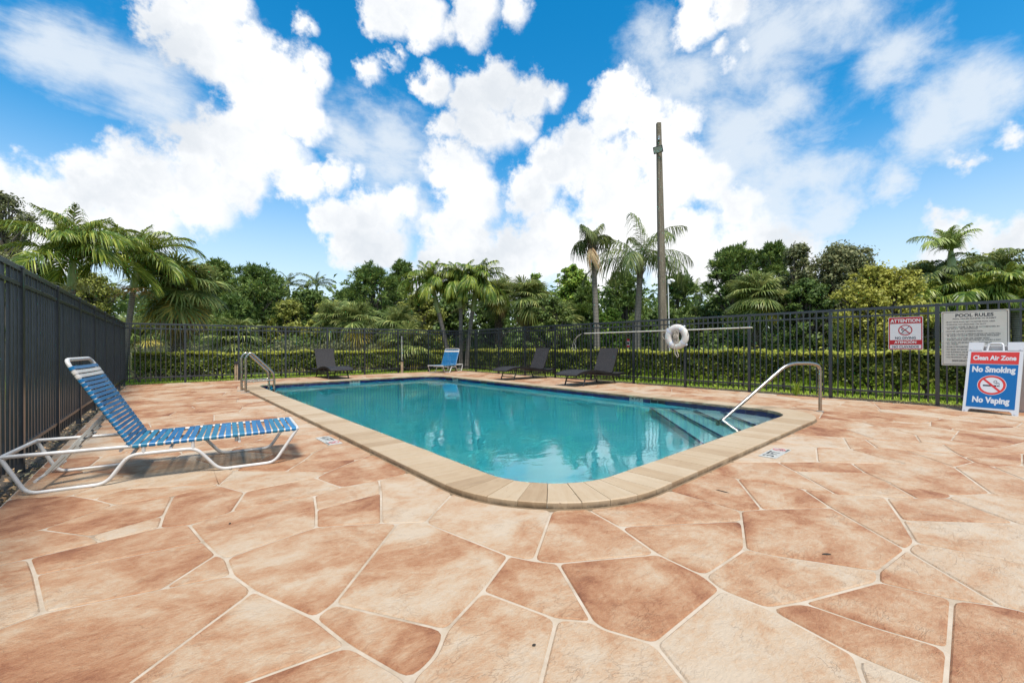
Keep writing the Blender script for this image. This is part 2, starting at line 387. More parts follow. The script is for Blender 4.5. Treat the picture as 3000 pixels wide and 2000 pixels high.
m_soil_in = Mat('slab_side', rgb(150, 128, 104, K), 0.9)

# ================================================================ geometry of deck and pool
def rounded(poly, r, k=10):
    out = []; n = len(poly)
    for i in range(n):
        P = Vector(poly[i]); a = (Vector(poly[i - 1]) - P).normalized(); b = (Vector(poly[(i + 1) % n]) - P).normalized()
        ang = a.angle(b); t = r / tan(ang / 2); c_ = P + (a + b).normalized() * (r / sin(ang / 2))
        s_ = P + a * t - c_; e_ = P + b * t - c_
        a0 = atan2(s_.y, s_.x); d = (atan2(e_.y, e_.x) - a0 + pi) % (2 * pi) - pi
        for j in range(k + 1): out.append((c_.x + r * cos(a0 + d * j / k), c_.y + r * sin(a0 + d * j / k)))
    return out
def offset(path, d):
    n = len(path); o = []
    for i in range(n):
        t = (Vector(path[(i + 1) % n]) - Vector(path[i - 1])).normalized(); o.append((path[i][0] + t.y * d, path[i][1] - t.x * d))
    return o
INN = rounded([(1.94, 1.94), (7.10, 2.17), (7.36, 12.8), (2.10, 12.65)], 0.62)     # inner lip of the coping
WALL = offset(INN, 0.028); OUTR = offset(INN, 0.375)
DECK = [(-0.89, -3.0), (9.85, -3.0), (9.85, 15.45), (-0.45, 15.45)]
from mathutils.geometry import tessellate_polygon
def sheet(name, loops, z, mat, kind='structure', side=0.0):
    tri = tessellate_polygon([[Vector((x, y, 0)) for x, y in L] for L in loops]); pts = [q for L in loops for q in L]
    b = MB(); b.add([(x, y, z) for x, y in pts], [tuple(t) for t in tri])
    for i, f in enumerate(b.f):
        A, B_, C_ = (Vector(b.v[j]) for j in f)
        if (B_ - A).cross(C_ - A).z < 0: b.f[i] = tuple(reversed(f))
    if side:
        for L in loops:
            n = len(L); b.add([(x, y, z) for x, y in L] + [(x, y, z - side) for x, y in L], [(i, n + i, n + (i + 1) % n, (i + 1) % n) for i in range(n)])
    o = b.build(name, mat); o['kind'] = kind; return o

deck = sheet('pool_deck', [DECK, OUTR], 0.0, m_joint, side=0.12)
BIG = 500.0
sheet('ground', [[(-BIG, -BIG), (BIG, -BIG), (BIG, BIG), (-BIG, BIG)], DECK], -0.06, m_grass)
sheet('soil_bed', [[(-1.45, -3.2), (10.75, -3.2), (10.75, 16.25), (-1.15, 16.25)], [(x + (-.004 if x < 5 else .004), y + (-.004 if y < 5 else .004)) for x, y in DECK]], -0.035, m_soil)

# flagstones of the stamped deck (corner points in millimetres)
STONES = "-794,1008 -812,273 -780,268 -358,807 98,474 493,930 108,1264 -160,1276 -358,807;-829,-448 -785,-415 -666,14 -780,268 -812,273;-407,2357 -766,2200 -776,1792 -450,1750 -222,1554 -43,1726 330,2046 280,2249 -305,2390;-526,3047 -188,3069 -238,3202 -453,3493 -596,3456 -737,3397 -747,3009;-531,8398 -617,8466 -631,7840 -439,8158;-566,10604 -583,9854 -435,9941;-526,12255 -541,11639 -110,11531 132,12088 -426,12298;-812,-2918 -876,-3000 -396,-3000;-885,-2800 -812,-2918 -396,-3000 -174,-3000 -42,-2847 -29,-2701 -226,-2209 -373,-2108 -878,-2477;-860,-1755 -878,-2477 -373,-2108 -396,-2063;-780,1615 -769,1589 -215,1540 -450,1750 -776,1792;-631,7840 -632,7808 -613,7752 6,7483 348,7961 233,8149 -439,8158;-266,5154 -496,5054 -128,4533 -45,4617 170,4779 302,4809 84,4900;-326,5490 -379,5105 -266,5154 84,4900 149,4873 245,5138 230,5210 -177,5542;-43,1726 -222,1554 511,1466 465,1698 330,2046;387,3822 -133,4096 -279,3970 -163,3736 125,3700 386,3777;-45,4617 -128,4533 -404,4168 -279,3970 -133,4096 413,4456 309,4811 170,4779;90,6072 863,6290 535,6971 474,6968 24,6148;-190,-1108 -231,-1184 -128,-1342 152,-1490 704,-983 664,-841;483,939 596,1192 511,1466 -223,1553;-238,3202 -188,3069 45,3098 66,3308;-238,3202 66,3308 125,3700 -163,3736 -453,3493;101,6070 -177,5542 230,5210 465,5587;90,6072 24,6148 -98,6225 -671,6185 -684,5625 -326,5490 -177,5542;25,7079 -187,6958 -98,6225 24,6148 474,6968;25,7079 6,7483 -613,7752 -639,7523 -651,7016 -187,6958;-247,9122 -182,8811 328,8528 585,8813 563,9127 419,9347 104,9421;-247,9122 104,9421 -161,9871 -435,9941 -583,9854 -600,9156;57,11268 -159,10829 27,10650 872,10740 359,11286;57,11268 -110,11531 -541,11639 -563,10716 -159,10829;39,12716 -311,12578 -426,12298 135,12090 303,12317;-373,-2108 -226,-2209 358,-1795 152,-1490 -128,-1342 -396,-2063;-860,-1755 -396,-2063 -128,-1342 -231,-1184 -847,-1193;-231,-1184 -190,-1108 -129,-514 -785,-415 -829,-448 -847,-1193;-666,14 -785,-415 -129,-514 199,-217 114,50;-780,268 -666,14 114,50 142,351 98,474 -358,807;-358,807 -160,1276 -215,1540 -769,1589 -781,1560 -794,1008;-305,2390 -383,2807 -436,3049 -526,3047 -747,3009 -766,2200 -407,2357;-188,3069 -436,3049 -383,2807 215,2729 175,3039 45,3098;-163,3736 -279,3970 -404,4168 -715,4333 -737,3397 -596,3456 -453,3493;-525,5030 -700,4963 -706,4700 -381,4886 -496,5054;-98,6225 -187,6958 -651,7016 -671,6185;-531,8398 -439,8158 233,8149 328,8528 -182,8811;-617,8466 -531,8398 -182,8811 -247,9122 -600,9156;27,10650 -159,10829 -563,10716 -566,10604 -435,9941 -161,9871 162,10213;-526,12255 -426,12298 -311,12578 -508,13014;-311,12578 39,12716 181,13291 -146,13428 -506,13096 -508,13014;-146,13428 -204,13546 -490,13784 -506,13096;-204,13546 108,14140 -86,14384 -427,14461 -475,14384 -490,13784;-468,14700 -427,14461 -86,14384 385,14808 264,14932 -351,15150 -431,15073 -462,14946;-459,15080 -431,15073 -351,15150 -302,15450 -450,15450;1036,4354 896,4554 537,4137 663,4008 852,3854 1038,4102 1183,4336;175,3039 215,2729 250,2523 280,2441 409,2480 712,2543 786,2805 851,3084 517,3130 387,3118;149,4873 302,4809 594,4986 716,5126 245,5138;328,8528 233,8149 348,7961 746,7775 1080,7895 1212,8448 1178,8521 585,8813;551,1740 465,1698 511,1466 596,1192 707,1231 802,1323;577,3488 507,3473 387,3118 517,3130 851,3084 1052,3149 975,3504;413,4456 537,4137 896,4554 661,4891 309,4811;474,6968 535,6971 683,7132 746,7775 348,7961 6,7483 25,7079;142,351 1045,403 1048,446 493,930 98,474;465,1698 551,1740 1076,2295 1008,2359 712,2543 409,2480 280,2441 280,2249 330,2046;507,3473 577,3488 975,3504 1089,3603 852,3854 663,4008 537,4137 386,3777;685,11662 658,11653 359,11286 879,10749 1192,10838 1306,11391;303,12317 135,12090 658,11653 685,11662 863,12151 705,12451;845,-1971 358,-1795 -226,-2209 -29,-2701 808,-2094;762,14190 756,14166 789,14033 1262,13706 1839,14167 1288,14504;802,1323 707,1231 596,1192 483,939 679,768 890,935 1143,1114 1042,1436;786,2805 712,2543 1008,2359 1215,2846;880,5314 594,4986 1036,4354 1183,4336 1400,4561 1555,4765 1426,5060;868,12817 705,12451 863,12151 1536,11957 1625,12040 1684,12509;705,12451 868,12817 846,12899 301,13299 181,13291 39,12716 303,12317;1048,446 1045,403 1169,167 1321,62 1478,70;1230,964 1231,1018 1143,1114 890,935 679,768 1076,421 1220,656 1299,807;1234,-1412 1074,-1467 842,-1959 1596,-2275 1699,-2255 1778,-1580;1074,-1467 1234,-1412 1547,-818 1162,-524 674,-719 664,-841 704,-983;1215,2846 1008,2359 1076,2295 1201,2208 1581,2519 1575,2603 1583,3158 1323,3134;851,3084 786,2805 1215,2846 1323,3134 1052,3149;1089,3603 975,3504 1052,3149 1323,3134 1583,3158 1595,3922 1414,3821;1038,4102 852,3854 1089,3603 1414,3821;880,5314 1034,5472 988,5609 465,5587 230,5210 245,5138 716,5126;1141,6174 1121,6166 988,5609 1034,5472 1514,5092 1613,5153 1627,6077;988,5609 1121,6166 863,6290 101,6070 465,5587;1121,6166 1141,6174 1426,6895 1408,7028 683,7132 535,6971 863,6290;879,10749 646,10157 758,9906 1318,9806 1642,10374 1540,10567 1192,10838;1299,-3000 1277,-2947 899,-2658 470,-2969 489,-3000;842,-1959 1074,-1467 704,-983 152,-1490 358,-1795;362,-303 674,-719 1162,-524 1321,62 1169,167;1169,167 1045,403 142,351 114,50 199,-217 362,-303;802,1323 1042,1436 1315,1595 1201,2208 1076,2295 551,1740;1080,7895 746,7775 683,7132 1408,7028 1647,7443 1649,7535;585,8813 1178,8521 1440,9049 1238,9299 563,9127;419,9347 563,9127 1238,9299 1318,9806 758,9906;646,10157 162,10213 -161,9871 104,9421 419,9347 758,9906;1262,13706 789,14033 301,13299 846,12899 1330,13451;762,14190 1288,14504 1364,14900 941,15142 536,14751;385,14808 536,14751 941,15142 918,15450 404,15450 264,14932;489,-3000 470,-2969 -42,-2847 -174,-3000;-29,-2701 -42,-2847 470,-2969 899,-2658 808,-2094;-129,-514 -190,-1108 664,-841 674,-719 362,-303 199,-217;280,2249 280,2441 250,2523 38,2304;250,2523 215,2729 -383,2807 -305,2390 38,2304;66,3308 45,3098 175,3039 387,3118 507,3473 386,3777 125,3700;537,4137 413,4456 -133,4096 387,3822 386,3777;162,10213 646,10157 872,10740 27,10650;-110,11531 57,11268 359,11286 658,11653 132,12088;-204,13546 -146,13428 181,13291 301,13299 789,14033 756,14166 108,14140;756,14166 762,14190 536,14751 385,14808 -86,14384 108,14140;-302,15450 -351,15150 264,14932 404,15450;1608,4835 1400,4561 1183,4336 1038,4102 1414,3821 1595,3922;1485,4925 1514,5092 1034,5472 898,5306 1426,5060;1730,12213 1767,12361 1838,12522 1684,12509 1625,12040 1715,12004;1820,-1563 1778,-1580 1699,-2255 2127,-2443 2417,-2237 2546,-1916 2441,-1649;1751,157 1741,362 1621,316 1356,176 1395,142;1547,-818 1760,-768 1970,-302 1900,-300 1478,70 1321,62 1162,-524;1749,-168 1751,157 1395,142;1741,362 1800,642 1794,812 1299,807 1220,656 1076,421 1356,176 1621,316;1770,1997 1685,2134 1623,2284 1586,2442 1581,2519 1201,2208 1315,1595 1372,1482 1883,1870;1318,9805 1680,9609 1691,10360 1642,10374;1672,15028 1704,15450 918,15450 941,15142 1364,14900;2127,-2443 2100,-2985 2901,-3000 3047,-2907 3037,-2759 2417,-2237;2100,-2985 2127,-2443 1699,-2255 1596,-2275 1277,-2947 1299,-3000 1991,-3000;1990,1456 2058,1739 2002,1772 1883,1870 1372,1482 1440,1394 1869,1145;2130,14199 2240,13990 3355,14187 2938,14626 2356,14704 2265,14637;2510,13 2490,70 2414,196 1751,157 1749,-168 1900,-300 2432,-313;2355,411 2414,196 2490,70 2827,388 2468,430;2355,411 2468,430 2263,802 2245,898 1843,906 1794,812 1800,642 1944,569;1970,-302 1760,-768 1948,-961 2528,-1058 2644,-601 2543,-315;2414,196 2355,411 1944,569 1967,347 2012,171;1869,1145 1843,906 2245,898 2586,1051 1990,1456;2293,1633 2142,1690 2058,1739 1990,1456 2586,1051 2735,1120 2752,1600 2613,1595 2452,1601;2257,13914 2240,13990 2130,14199 1839,14167 1262,13706 1330,13451 1662,13299;2130,14199 2265,14637 1672,15028 1364,14900 1288,14504 1839,14167;1948,-961 1820,-1563 2441,-1649 2583,-1209 2528,-1058;1778,-1580 1820,-1563 1948,-961 1760,-768 1547,-818 1234,-1412;2012,171 1967,347 1944,569 1800,642 1741,362 1751,157;1299,807 1794,812 1843,906 1869,1145 1440,1394 1231,1018 1230,964;1608,4835 1613,5153 1514,5092 1485,4925 1555,4765;1637,6790 1426,6895 1141,6174 1627,6077;1408,7028 1426,6895 1637,6790 1647,7443;1212,8448 1662,8416 1671,9063 1440,9049 1178,8521;1540,10567 1642,10374 1691,10360 1696,10717;1369,11453 1306,11391 1192,10838 1540,10567 1696,10717 1706,11357;1681,12515 1838,12522 1905,12630 2003,12746 2117,12846 2246,12927 2385,12987 2460,13007 2529,13169 1777,13101;2265,14637 2356,14704 2511,15334 2256,15450 1704,15450 1672,15028;2511,15334 2542,15450 2256,15450;2544,13181 2460,13007 2532,13026 2732,13043;2574,13469 2257,13914 1662,13299 1777,13101 2529,13169;2752,1600 2735,1120 2860,1046 3392,1416 3394,1629;2860,1046 2735,1120 2245,898 2263,802 2468,430 2827,388 3211,782;3212,15334 3243,15130 3696,14780 3872,14857 3988,15145 3755,15450 3292,15450;3047,-2907 2901,-3000 3183,-3000;3037,-2759 3047,-2907 3183,-3000 3512,-3000 3767,-2374 3693,-2226 3197,-2522;2975,372 3128,-329 3713,-343 3718,39 3288,467;2975,372 3288,467 3709,609 3534,836 3492,1019 3211,782 2827,388;3250,-1256 2583,-1209 2441,-1649 2546,-1916 2923,-1924 3465,-1717;2528,-1058 2583,-1209 3250,-1256 3448,-802 3399,-720 2644,-601;2543,-315 2644,-601 3399,-720 3436,-337;2975,372 2827,388 2490,70 2510,13 2432,-313 3128,-329;2525,15346 2356,14704 2938,14626 3243,15130 3212,15334;2542,15450 2525,15346 3212,15334 3292,15450;3355,13739 3414,13816 3432,14088 3393,14165 3355,14187 2240,13990 2257,13914 2574,13469;3693,-2226 3719,-2063 3522,-1744 3465,-1717 2923,-1924 3197,-2522;3399,-720 3448,-802 4033,-887 4161,-522 3901,-348 3436,-337;3393,14165 3432,14088 4378,14229 4412,14316 4302,14499 3872,14857 3696,14780;3355,14187 3393,14165 3696,14780 3243,15130 2938,14626;3767,-2374 3512,-3000 3853,-3000 4172,-2903 4236,-2825;3719,-2063 3693,-2226 3767,-2374 4236,-2825 4501,-2769 4697,-2058 4623,-1913;4145,-348 4346,-255 4312,21 4334,165 4089,327 3990,342 3718,39 3713,-343;3990,342 3829,469 3709,609 3288,467 3718,39;3534,836 3709,609 3829,469 4128,666 4303,828 3932,1197;3534,836 3932,1197 4118,1378 3812,1647 3394,1629 3392,1416;3355,13739 3373,13061 4003,13079 4022,13463 3414,13816;3432,14088 3414,13816 4022,13463 4480,13727 4488,13815 4378,14229;3465,-1717 3522,-1744 4183,-1142 4033,-887 3448,-802 3250,-1256;2860,1046 3211,782 3492,1019 3392,1416;2574,13469 2544,13181 2732,13043 3373,13061 3355,13739;3037,-2759 3197,-2522 2923,-1924 2546,-1916 2417,-2237;899,-2658 1277,-2947 1596,-2275 845,-1971 808,-2094;1143,1114 1231,1018 1440,1394 1372,1482 1315,1595 1042,1436;1212,8448 1080,7895 1649,7535 1662,8416;1680,9609 1318,9805 1238,9299 1440,9049 1671,9063;1306,11391 1369,11453 1536,11957 863,12151 685,11662;1681,12515 1777,13101 1662,13299 1330,13451 846,12899 868,12817;4236,-2825 4172,-2903 4161,-3000 4769,-3000 4501,-2769;4337,-344 4161,-522 4033,-887 4183,-1142 4689,-1380 4800,-1305 4904,-1013 4899,-621 4529,-341;4161,-522 4337,-344 3901,-348;4303,828 4128,666 4089,327 4334,165 5054,396 5507,763 5436,953 5163,1107 4884,664 4553,967;4521,15310 4547,15450 3755,15450 3988,15145 4471,15278;4312,21 4346,-255 4954,24 5298,194 5392,303 5054,396 4334,165;4553,967 4387,1164 4118,1378 3932,1197 4303,828;4689,-1380 4623,-1913 4697,-2058 5311,-2242 5653,-1807 5650,-1743 5502,-1462 4800,-1305;4769,-3000 4985,-3000 5259,-2871 5405,-2444 5311,-2242 4697,-2058 4501,-2769;4623,-1913 4689,-1380 4183,-1142 3522,-1744 3719,-2063;4954,24 4346,-255 4357,-344 6090,-315 5298,194;4387,1164 4553,967 4884,664 5163,1107 5034,1349;4663,13121 4783,13369 4480,13727 4022,13463 4003,13079 4582,13096;4488,13815 4480,13727 4783,13369 5179,13361 5406,14060;4378,14229 4488,13815 5408,14063 4761,14496 4412,14316;4302,14499 4412,14316 4761,14496 4939,14898 4521,15310 4471,15278;4547,15450 4521,15310 4939,14898 5408,15007 5363,15450;5406,14060 5179,13361 5413,13120 5527,13123 6068,13341 6132,13487 6084,13738 5531,14115;5507,763 5054,396 5392,303 5715,439;5615,-795 5720,-467 5587,-324 5253,-329 4899,-621 4904,-1013;5546,37 6123,43 5551,372 5392,303 5298,194;5450,-3000 5811,-3000 6090,-2928 5637,-2489 5405,-2444 5259,-2871;5311,-2242 5405,-2444 5637,-2489 6157,-2155 5653,-1807;5712,-1174 5502,-1462 5650,-1743 6340,-1455 6240,-1162;5436,953 5507,763 5715,439 6111,561 6061,715 5832,1121;5832,1121 5766,1295 5163,1107 5436,953;5408,14063 5531,14115 5676,14578 5557,14911 5408,15007 4939,14898 4761,14496;5363,15450 5408,15007 5557,14911 6160,15284 6029,15450;5450,-3000 5259,-2871 4985,-3000;4904,-1013 4800,-1305 5502,-1462 5712,-1174 5615,-795;5163,1107 5766,1295 5561,1726 4962,1699 5034,1349;4663,13121 4669,13098 5413,13120 5179,13361 4783,13369;6204,15450 6155,15302 6482,15134 6672,15450;6242,-3000 6215,-2956 6090,-2928 5811,-3000;6132,13487 6068,13341 6156,13146 6697,13156 6804,13151 6823,13441;6155,15302 6204,15450 6029,15450;6640,14358 6663,14346 7553,14643 7453,15154 6610,14905 6562,14533;6672,15450 6482,15134 6610,14905 7453,15154 7466,15183 7375,15450;6370,-2194 6403,-2311 7146,-2603 7425,-1891 7392,-1812 6883,-1674 6623,-1736;6687,1787 6539,1770 6356,1761 6357,1393 6899,1230 7095,1385 7043,1883 7063,1852 7838,2003 7954,2385 7473,2561 7437,2446 7379,2309 7301,2181 7205,2067 7093,1969 6967,1888 6831,1827;6090,-2928 6215,-2956 6403,-2311 6370,-2194 6157,-2155 5637,-2489;6370,-2194 6623,-1736 6340,-1455 5650,-1743 5653,-1807 6157,-2155;6265,-312 6147,-505 6367,-828 6873,-800 6922,-892 7750,-1221 7765,-450 7852,-390 8487,-633 8682,-366 9307,-429 9717,-799 9850,-748 9850,-271;6147,-505 6265,-312 5587,-324 5720,-467;6966,-301 6123,43 5546,37 6090,-315;6297,184 6111,561 5715,439 5551,372 6123,43 6967,-292 7007,-10 6880,33;6297,184 6539,814 6061,715 6111,561;6663,14346 6640,14358 6084,13738 6132,13487 6823,13441 6844,13454 7048,13892;6640,14358 6562,14533 5676,14578 5531,14115 6084,13738;6844,13454 6823,13441 6804,13151 6857,13148 7015,13113 7165,13054 7303,12971 7409,12881 7461,13117;7113,-299 7180,-298 7240,-88 7007,-10 6979,-205;7146,-2603 6403,-2311 6215,-2956 6242,-3000 6936,-3000;6879,1195 6866,1064 7200,938 7379,782 7498,793 7556,889 7518,1125 7093,1407 7095,1385 6899,1230;6340,-1455 6623,-1736 6883,-1674 6922,-892 6873,-800 6367,-828 6240,-1162;6429,525 6297,184 6880,33 7007,-10 7013,33 7222,525;6817,1083 6539,814 6429,525 7222,525 7379,782 7200,938;6539,814 6817,1083 6899,1230 6357,1393 5886,1031 6061,715;5615,-795 5712,-1174 6240,-1162 6367,-828 6147,-505 5720,-467;5832,1121 5886,1031 6357,1393 6356,1761 5561,1726 5766,1295;6155,13141 6068,13341 5527,13123;6562,14533 6610,14905 6482,15134 6160,15284 5557,14911 5676,14578;7260,588 7222,525 7013,33 7007,-10 7240,-88 7406,489 7366,579;7379,782 7260,588 7366,579 7498,793;7461,13117 7409,12881 7531,12744 7614,12607 7963,12549 8291,12771 8273,12881 7670,13351;7780,8674 7829,8737 7765,9073 7645,9120 7635,8687;7392,-1812 7425,-1891 7986,-2216 8252,-1998 8350,-1537 8197,-1307 7752,-1224;7750,-1221 6922,-892 6883,-1674 7392,-1812;7240,-88 7180,-298 7845,-292;7366,579 7406,489 8059,103 8207,765 7869,829 7498,793;7461,13117 7670,13351 7707,13524 7400,13889 7048,13892 6844,13454;7712,14453 7553,14643 6663,14346 7048,13892 7400,13889;7466,15183 7453,15154 7553,14643 7712,14453 8061,14415 8390,15152 8290,15295 8250,15323;8225,15450 8250,15323 8290,15295 8466,15450;8252,-1998 7986,-2216 8063,-2512 8676,-2659 8978,-2257 8931,-2156;8207,765 8294,833 8396,1424 8035,1621 7518,1125 7556,889;7989,3207 8029,2464 8634,2421 8974,2743 8904,2899 8235,3345;7999,7047 8073,7477 7976,7726 7617,7972 7595,7080;8013,9700 8025,9458 8277,9376 8875,9500 8769,9925;8318,6133 8293,5668 8314,5660 8916,5914 8895,6425 8722,6475;8377,14100 8363,13787 8544,13568 9071,13422 9327,14032 9259,14278 8526,14186;8496,4533 8457,4074 8547,3856 9027,3730 9305,3969 9212,4553 8631,4636;8595,-918 8197,-1307 8350,-1537 8943,-1646 9025,-1548 9066,-1289 8880,-992;8595,-918 8487,-633 7852,-390 7765,-450 7752,-1224 8197,-1307;8663,-283 8585,54 8062,96 7894,-291;8059,103 8585,54 8950,317 8758,610 8294,833 8207,765;8029,2464 7954,2385 7838,2003 8035,1621 8396,1424 8691,1515 8777,2027 8634,2421;8547,3856 8457,4074 7521,4044 7516,3851 7801,3288 7989,3207 8235,3345;8457,4074 8496,4533 8180,4691 7530,4423 7521,4044;8496,4533 8631,4636 8716,4993 8455,5525 8314,5660 8293,5668 7976,5538 7927,5165 8180,4691;8008,7054 7879,6529 8318,6133 8722,6475 8511,6890;8073,7477 8008,7054 8511,6890 8812,7124 8708,7595;7976,7726 8528,8269 8277,8612 7829,8737 7780,8674 7626,8327 7617,7972;8579,8947 8277,8612 8528,8269 8828,8184 9148,8499 8915,9036;8277,8612 8579,8947 8277,9376 8025,9458 7765,9073 7829,8737;7979,10717 8163,10488 8566,10468 8873,10927 8539,11281;8462,11515 8637,11873 8021,12098 7712,11839 7704,11520 7781,11416;8021,12098 8637,11873 8815,11996 8819,12030 8574,12629 8291,12771 7963,12549;8273,12881 8291,12771 8574,12629 9255,13147 9071,13422 8544,13568;8363,13787 8377,14100 8061,14415 7712,14453 7400,13889 7707,13524;8377,14100 8526,14186 8803,14983 8769,15020 8390,15152 8061,14415;8466,15450 8290,15295 8390,15152 8769,15020 9028,15450;7804,-2952 7810,-3000 8743,-3000 8676,-2659 8063,-2512;8062,96 7406,489 7240,-88 7845,-292 7894,-291;7518,1125 8035,1621 7838,2003 7063,1852 7052,1804 7093,1407;7954,2385 8029,2464 7989,3207 7801,3288 7500,3172 7489,2739 7468,2568;7927,5165 7543,4951 7530,4423 8180,4691;7927,5165 7976,5538 7741,5648 7557,5523 7543,4951;7976,5538 8293,5668 8318,6133 7879,6529 7576,6314 7566,5880 7741,5648;7665,9945 7899,9903 8163,10488 7979,10717 7768,10846 7686,10787;7740,10964 7768,10846 7979,10717 8539,11281 8462,11515 7781,11416;7712,11839 8021,12098 7963,12549 7615,12606 7675,12456 7710,12298 7719,12138;8273,12881 8544,13568 8363,13787 7707,13524 7670,13351;8250,15323 8225,15450 7375,15450 7466,15183;9016,1122 8758,610 8950,317 9430,234 9527,297 9680,826 9653,884;8722,6475 8895,6425 9081,6472 9284,7093 8812,7124 8511,6890;8915,9036 9033,9329 8875,9500 8277,9376 8579,8947;8769,15020 8803,14983 9214,14793 9532,15149 9531,15283 9376,15450 9028,15450;9255,13147 9305,13122 9850,13513 9850,13838 9327,14032 9071,13422;9446,12581 9465,12882 9305,13122 9255,13147 8574,12629 8819,12030;9327,14450 9259,14278 9327,14032 9850,13838 9850,14496;9259,14278 9327,14450 9214,14793 8803,14983 8526,14186;8931,-2156 8978,-2257 9422,-2360 9770,-2079 9653,-1737 9025,-1548 8943,-1646;9335,-277 9430,234 8950,317 8585,54 8663,-283;9324,2695 8974,2743 8634,2421 8777,2027 9510,2097 9572,2415;8904,2899 8974,2743 9324,2695 9614,3239 9072,3627;9305,3969 9027,3730 9072,3627 9614,3239 9850,3331 9850,3825 9768,3975;9418,5383 8716,4993 8631,4636 9212,4553 9649,4843;9425,5488 9460,5593 8916,5914 8314,5660 8455,5525;8895,6425 8916,5914 9460,5593 9616,5763 9536,6240 9081,6472;8812,7124 9284,7093 9525,7248 9374,7603 8925,7849 8708,7595;8828,8184 8925,7849 9374,7603 9777,8228 9602,8511 9148,8499;9033,9329 8915,9036 9148,8499 9602,8511 9791,8911 9252,9367;8875,9500 9033,9329 9252,9367 9685,9928 9452,10197 8823,10096 8769,9925;8823,10096 9452,10197 9499,10748 9448,10829 9217,10982 8873,10927 8566,10468;9217,10982 9273,11614 9110,11803 8815,11996 8637,11873 8462,11515 8539,11281 8873,10927;8819,12030 8815,11996 9110,11803 9742,12227 9446,12581;9850,-3000 9850,-2877 9517,-2746 9345,-3000;9517,-2746 9850,-2877 9850,-2089 9770,-2079 9422,-2360;9653,-1737 9770,-2079 9850,-2089 9850,-1335 9795,-1327;9662,-1084 9795,-1327 9850,-1335 9850,-748 9717,-799;9850,135 9850,843 9680,826 9527,297;9653,884 9680,826 9850,843 9850,1496 9697,1485;9581,1718 9697,1485 9850,1496 9850,1845 9585,1749;9510,2097 9585,1749 9850,1845 9850,2467 9572,2415;9850,2467 9850,3331 9614,3239 9324,2695 9572,2415;9850,3825 9850,4155 9768,3975;9850,4749 9850,5697 9649,5762 9616,5763 9460,5593 9425,5488 9418,5383 9649,4843;9850,5697 9850,5913 9649,5762;9616,5763 9649,5762 9850,5913 9850,6631 9536,6240;9850,6944 9850,7476 9550,7238;9525,7248 9550,7238 9850,7476 9850,8200 9777,8228 9374,7603;9602,8511 9777,8228 9850,8200 9850,8942 9791,8911;9850,11487 9850,11788 9767,11650;9850,11788 9850,12170 9742,12227 9110,11803 9273,11614 9767,11650;9850,12170 9850,12865 9465,12882 9446,12581 9742,12227;9531,15283 9532,15149 9850,15007 9850,15450 9731,15450;9345,-3000 9517,-2746 9422,-2360 8978,-2257 8676,-2659 8743,-3000;9066,-1289 9025,-1548 9653,-1737 9795,-1327 9662,-1084;8880,-992 9066,-1289 9662,-1084 9717,-799 9311,-447;9850,-271 9850,135 9527,297 9430,234 9335,-277;9653,884 9697,1485 9581,1718 8749,1491 9016,1122;8749,1491 9581,1718 9585,1749 9510,2097 8777,2027 8691,1515;9768,3975 9850,4155 9850,4749 9649,4843 9212,4553 9305,3969;9536,6240 9850,6631 9850,6944 9550,7238 9525,7248 9284,7093 9081,6472;9791,8911 9850,8942 9850,9892 9685,9928 9252,9367;9685,9928 9850,9892 9850,10739 9499,10748 9452,10197;9499,10748 9850,10739 9850,11295 9448,10829;9217,10982 9448,10829 9850,11295 9850,11487 9767,11650 9273,11614;9850,12865 9850,13513 9305,13122 9465,12882;9214,14793 9327,14450 9850,14496 9850,15007 9532,15149;9531,15283 9731,15450 9376,15450;8931,-2156 8943,-1646 8350,-1537 8252,-1998;8487,-633 8595,-918 8880,-992 9311,-447 8682,-366;8758,610 9016,1122 8749,1491 8691,1515 8396,1424 8294,833;8904,2899 9072,3627 9027,3730 8547,3856 8235,3345;8716,4993 9418,5383 9425,5488 8455,5525;7976,7726 8073,7477 8708,7595 8925,7849 8828,8184 8528,8269;7899,9903 8013,9700 8769,9925 8823,10096 8566,10468 8163,10488;7810,-3000 7804,-2952 7147,-2607 6936,-3000;7804,-2952 8063,-2512 7986,-2216 7425,-1891 7147,-2607;7801,3288 7516,3851 7500,3172;7741,5648 7566,5880 7557,5523;7879,6529 7999,7047 7595,7080 7576,6314;7626,8327 7780,8674 7635,8687;7765,9073 8025,9458 8013,9700 7899,9903 7665,9945 7645,9120;7740,10964 7781,11416 7704,11520 7691,10977;4161,-3000 4172,-2903 3853,-3000;3990,342 4089,327 4128,666 3829,469;5034,1349 4962,1699 3812,1647 4118,1378 4387,1164;3988,15145 3872,14857 4302,14499 4471,15278;-379,5105 -326,5490 -684,5625 -691,5339 -496,5054;1625,12040 1536,11957 1369,11453 1706,11357 1715,12004;4529,-341 4899,-621 5253,-329;-160,1276 108,1264 -213,1544;7556,889 7498,793 7869,829;-700,4963 -525,5030 -496,5054 -691,5339;661,4891 594,4986 309,4811;-404,4168 -128,4533 -381,4886 -706,4700 -715,4333"
def inset_poly(P, d):
    n = len(P); out = []
    for i in range(n):
        a, b, c_ = P[i - 1], P[i], P[(i + 1) % n]
        e1 = (b - a).normalized(); e2 = (c_ - b).normalized(); n1 = Vector((-e1.y, e1.x)); n2 = Vector((-e2.y, e2.x))
        m = n1 + n2; k = m.length_squared
        q = b + m * (min(2 * d / max(k, 0.15), d * 4)); out.append(q)
    return out
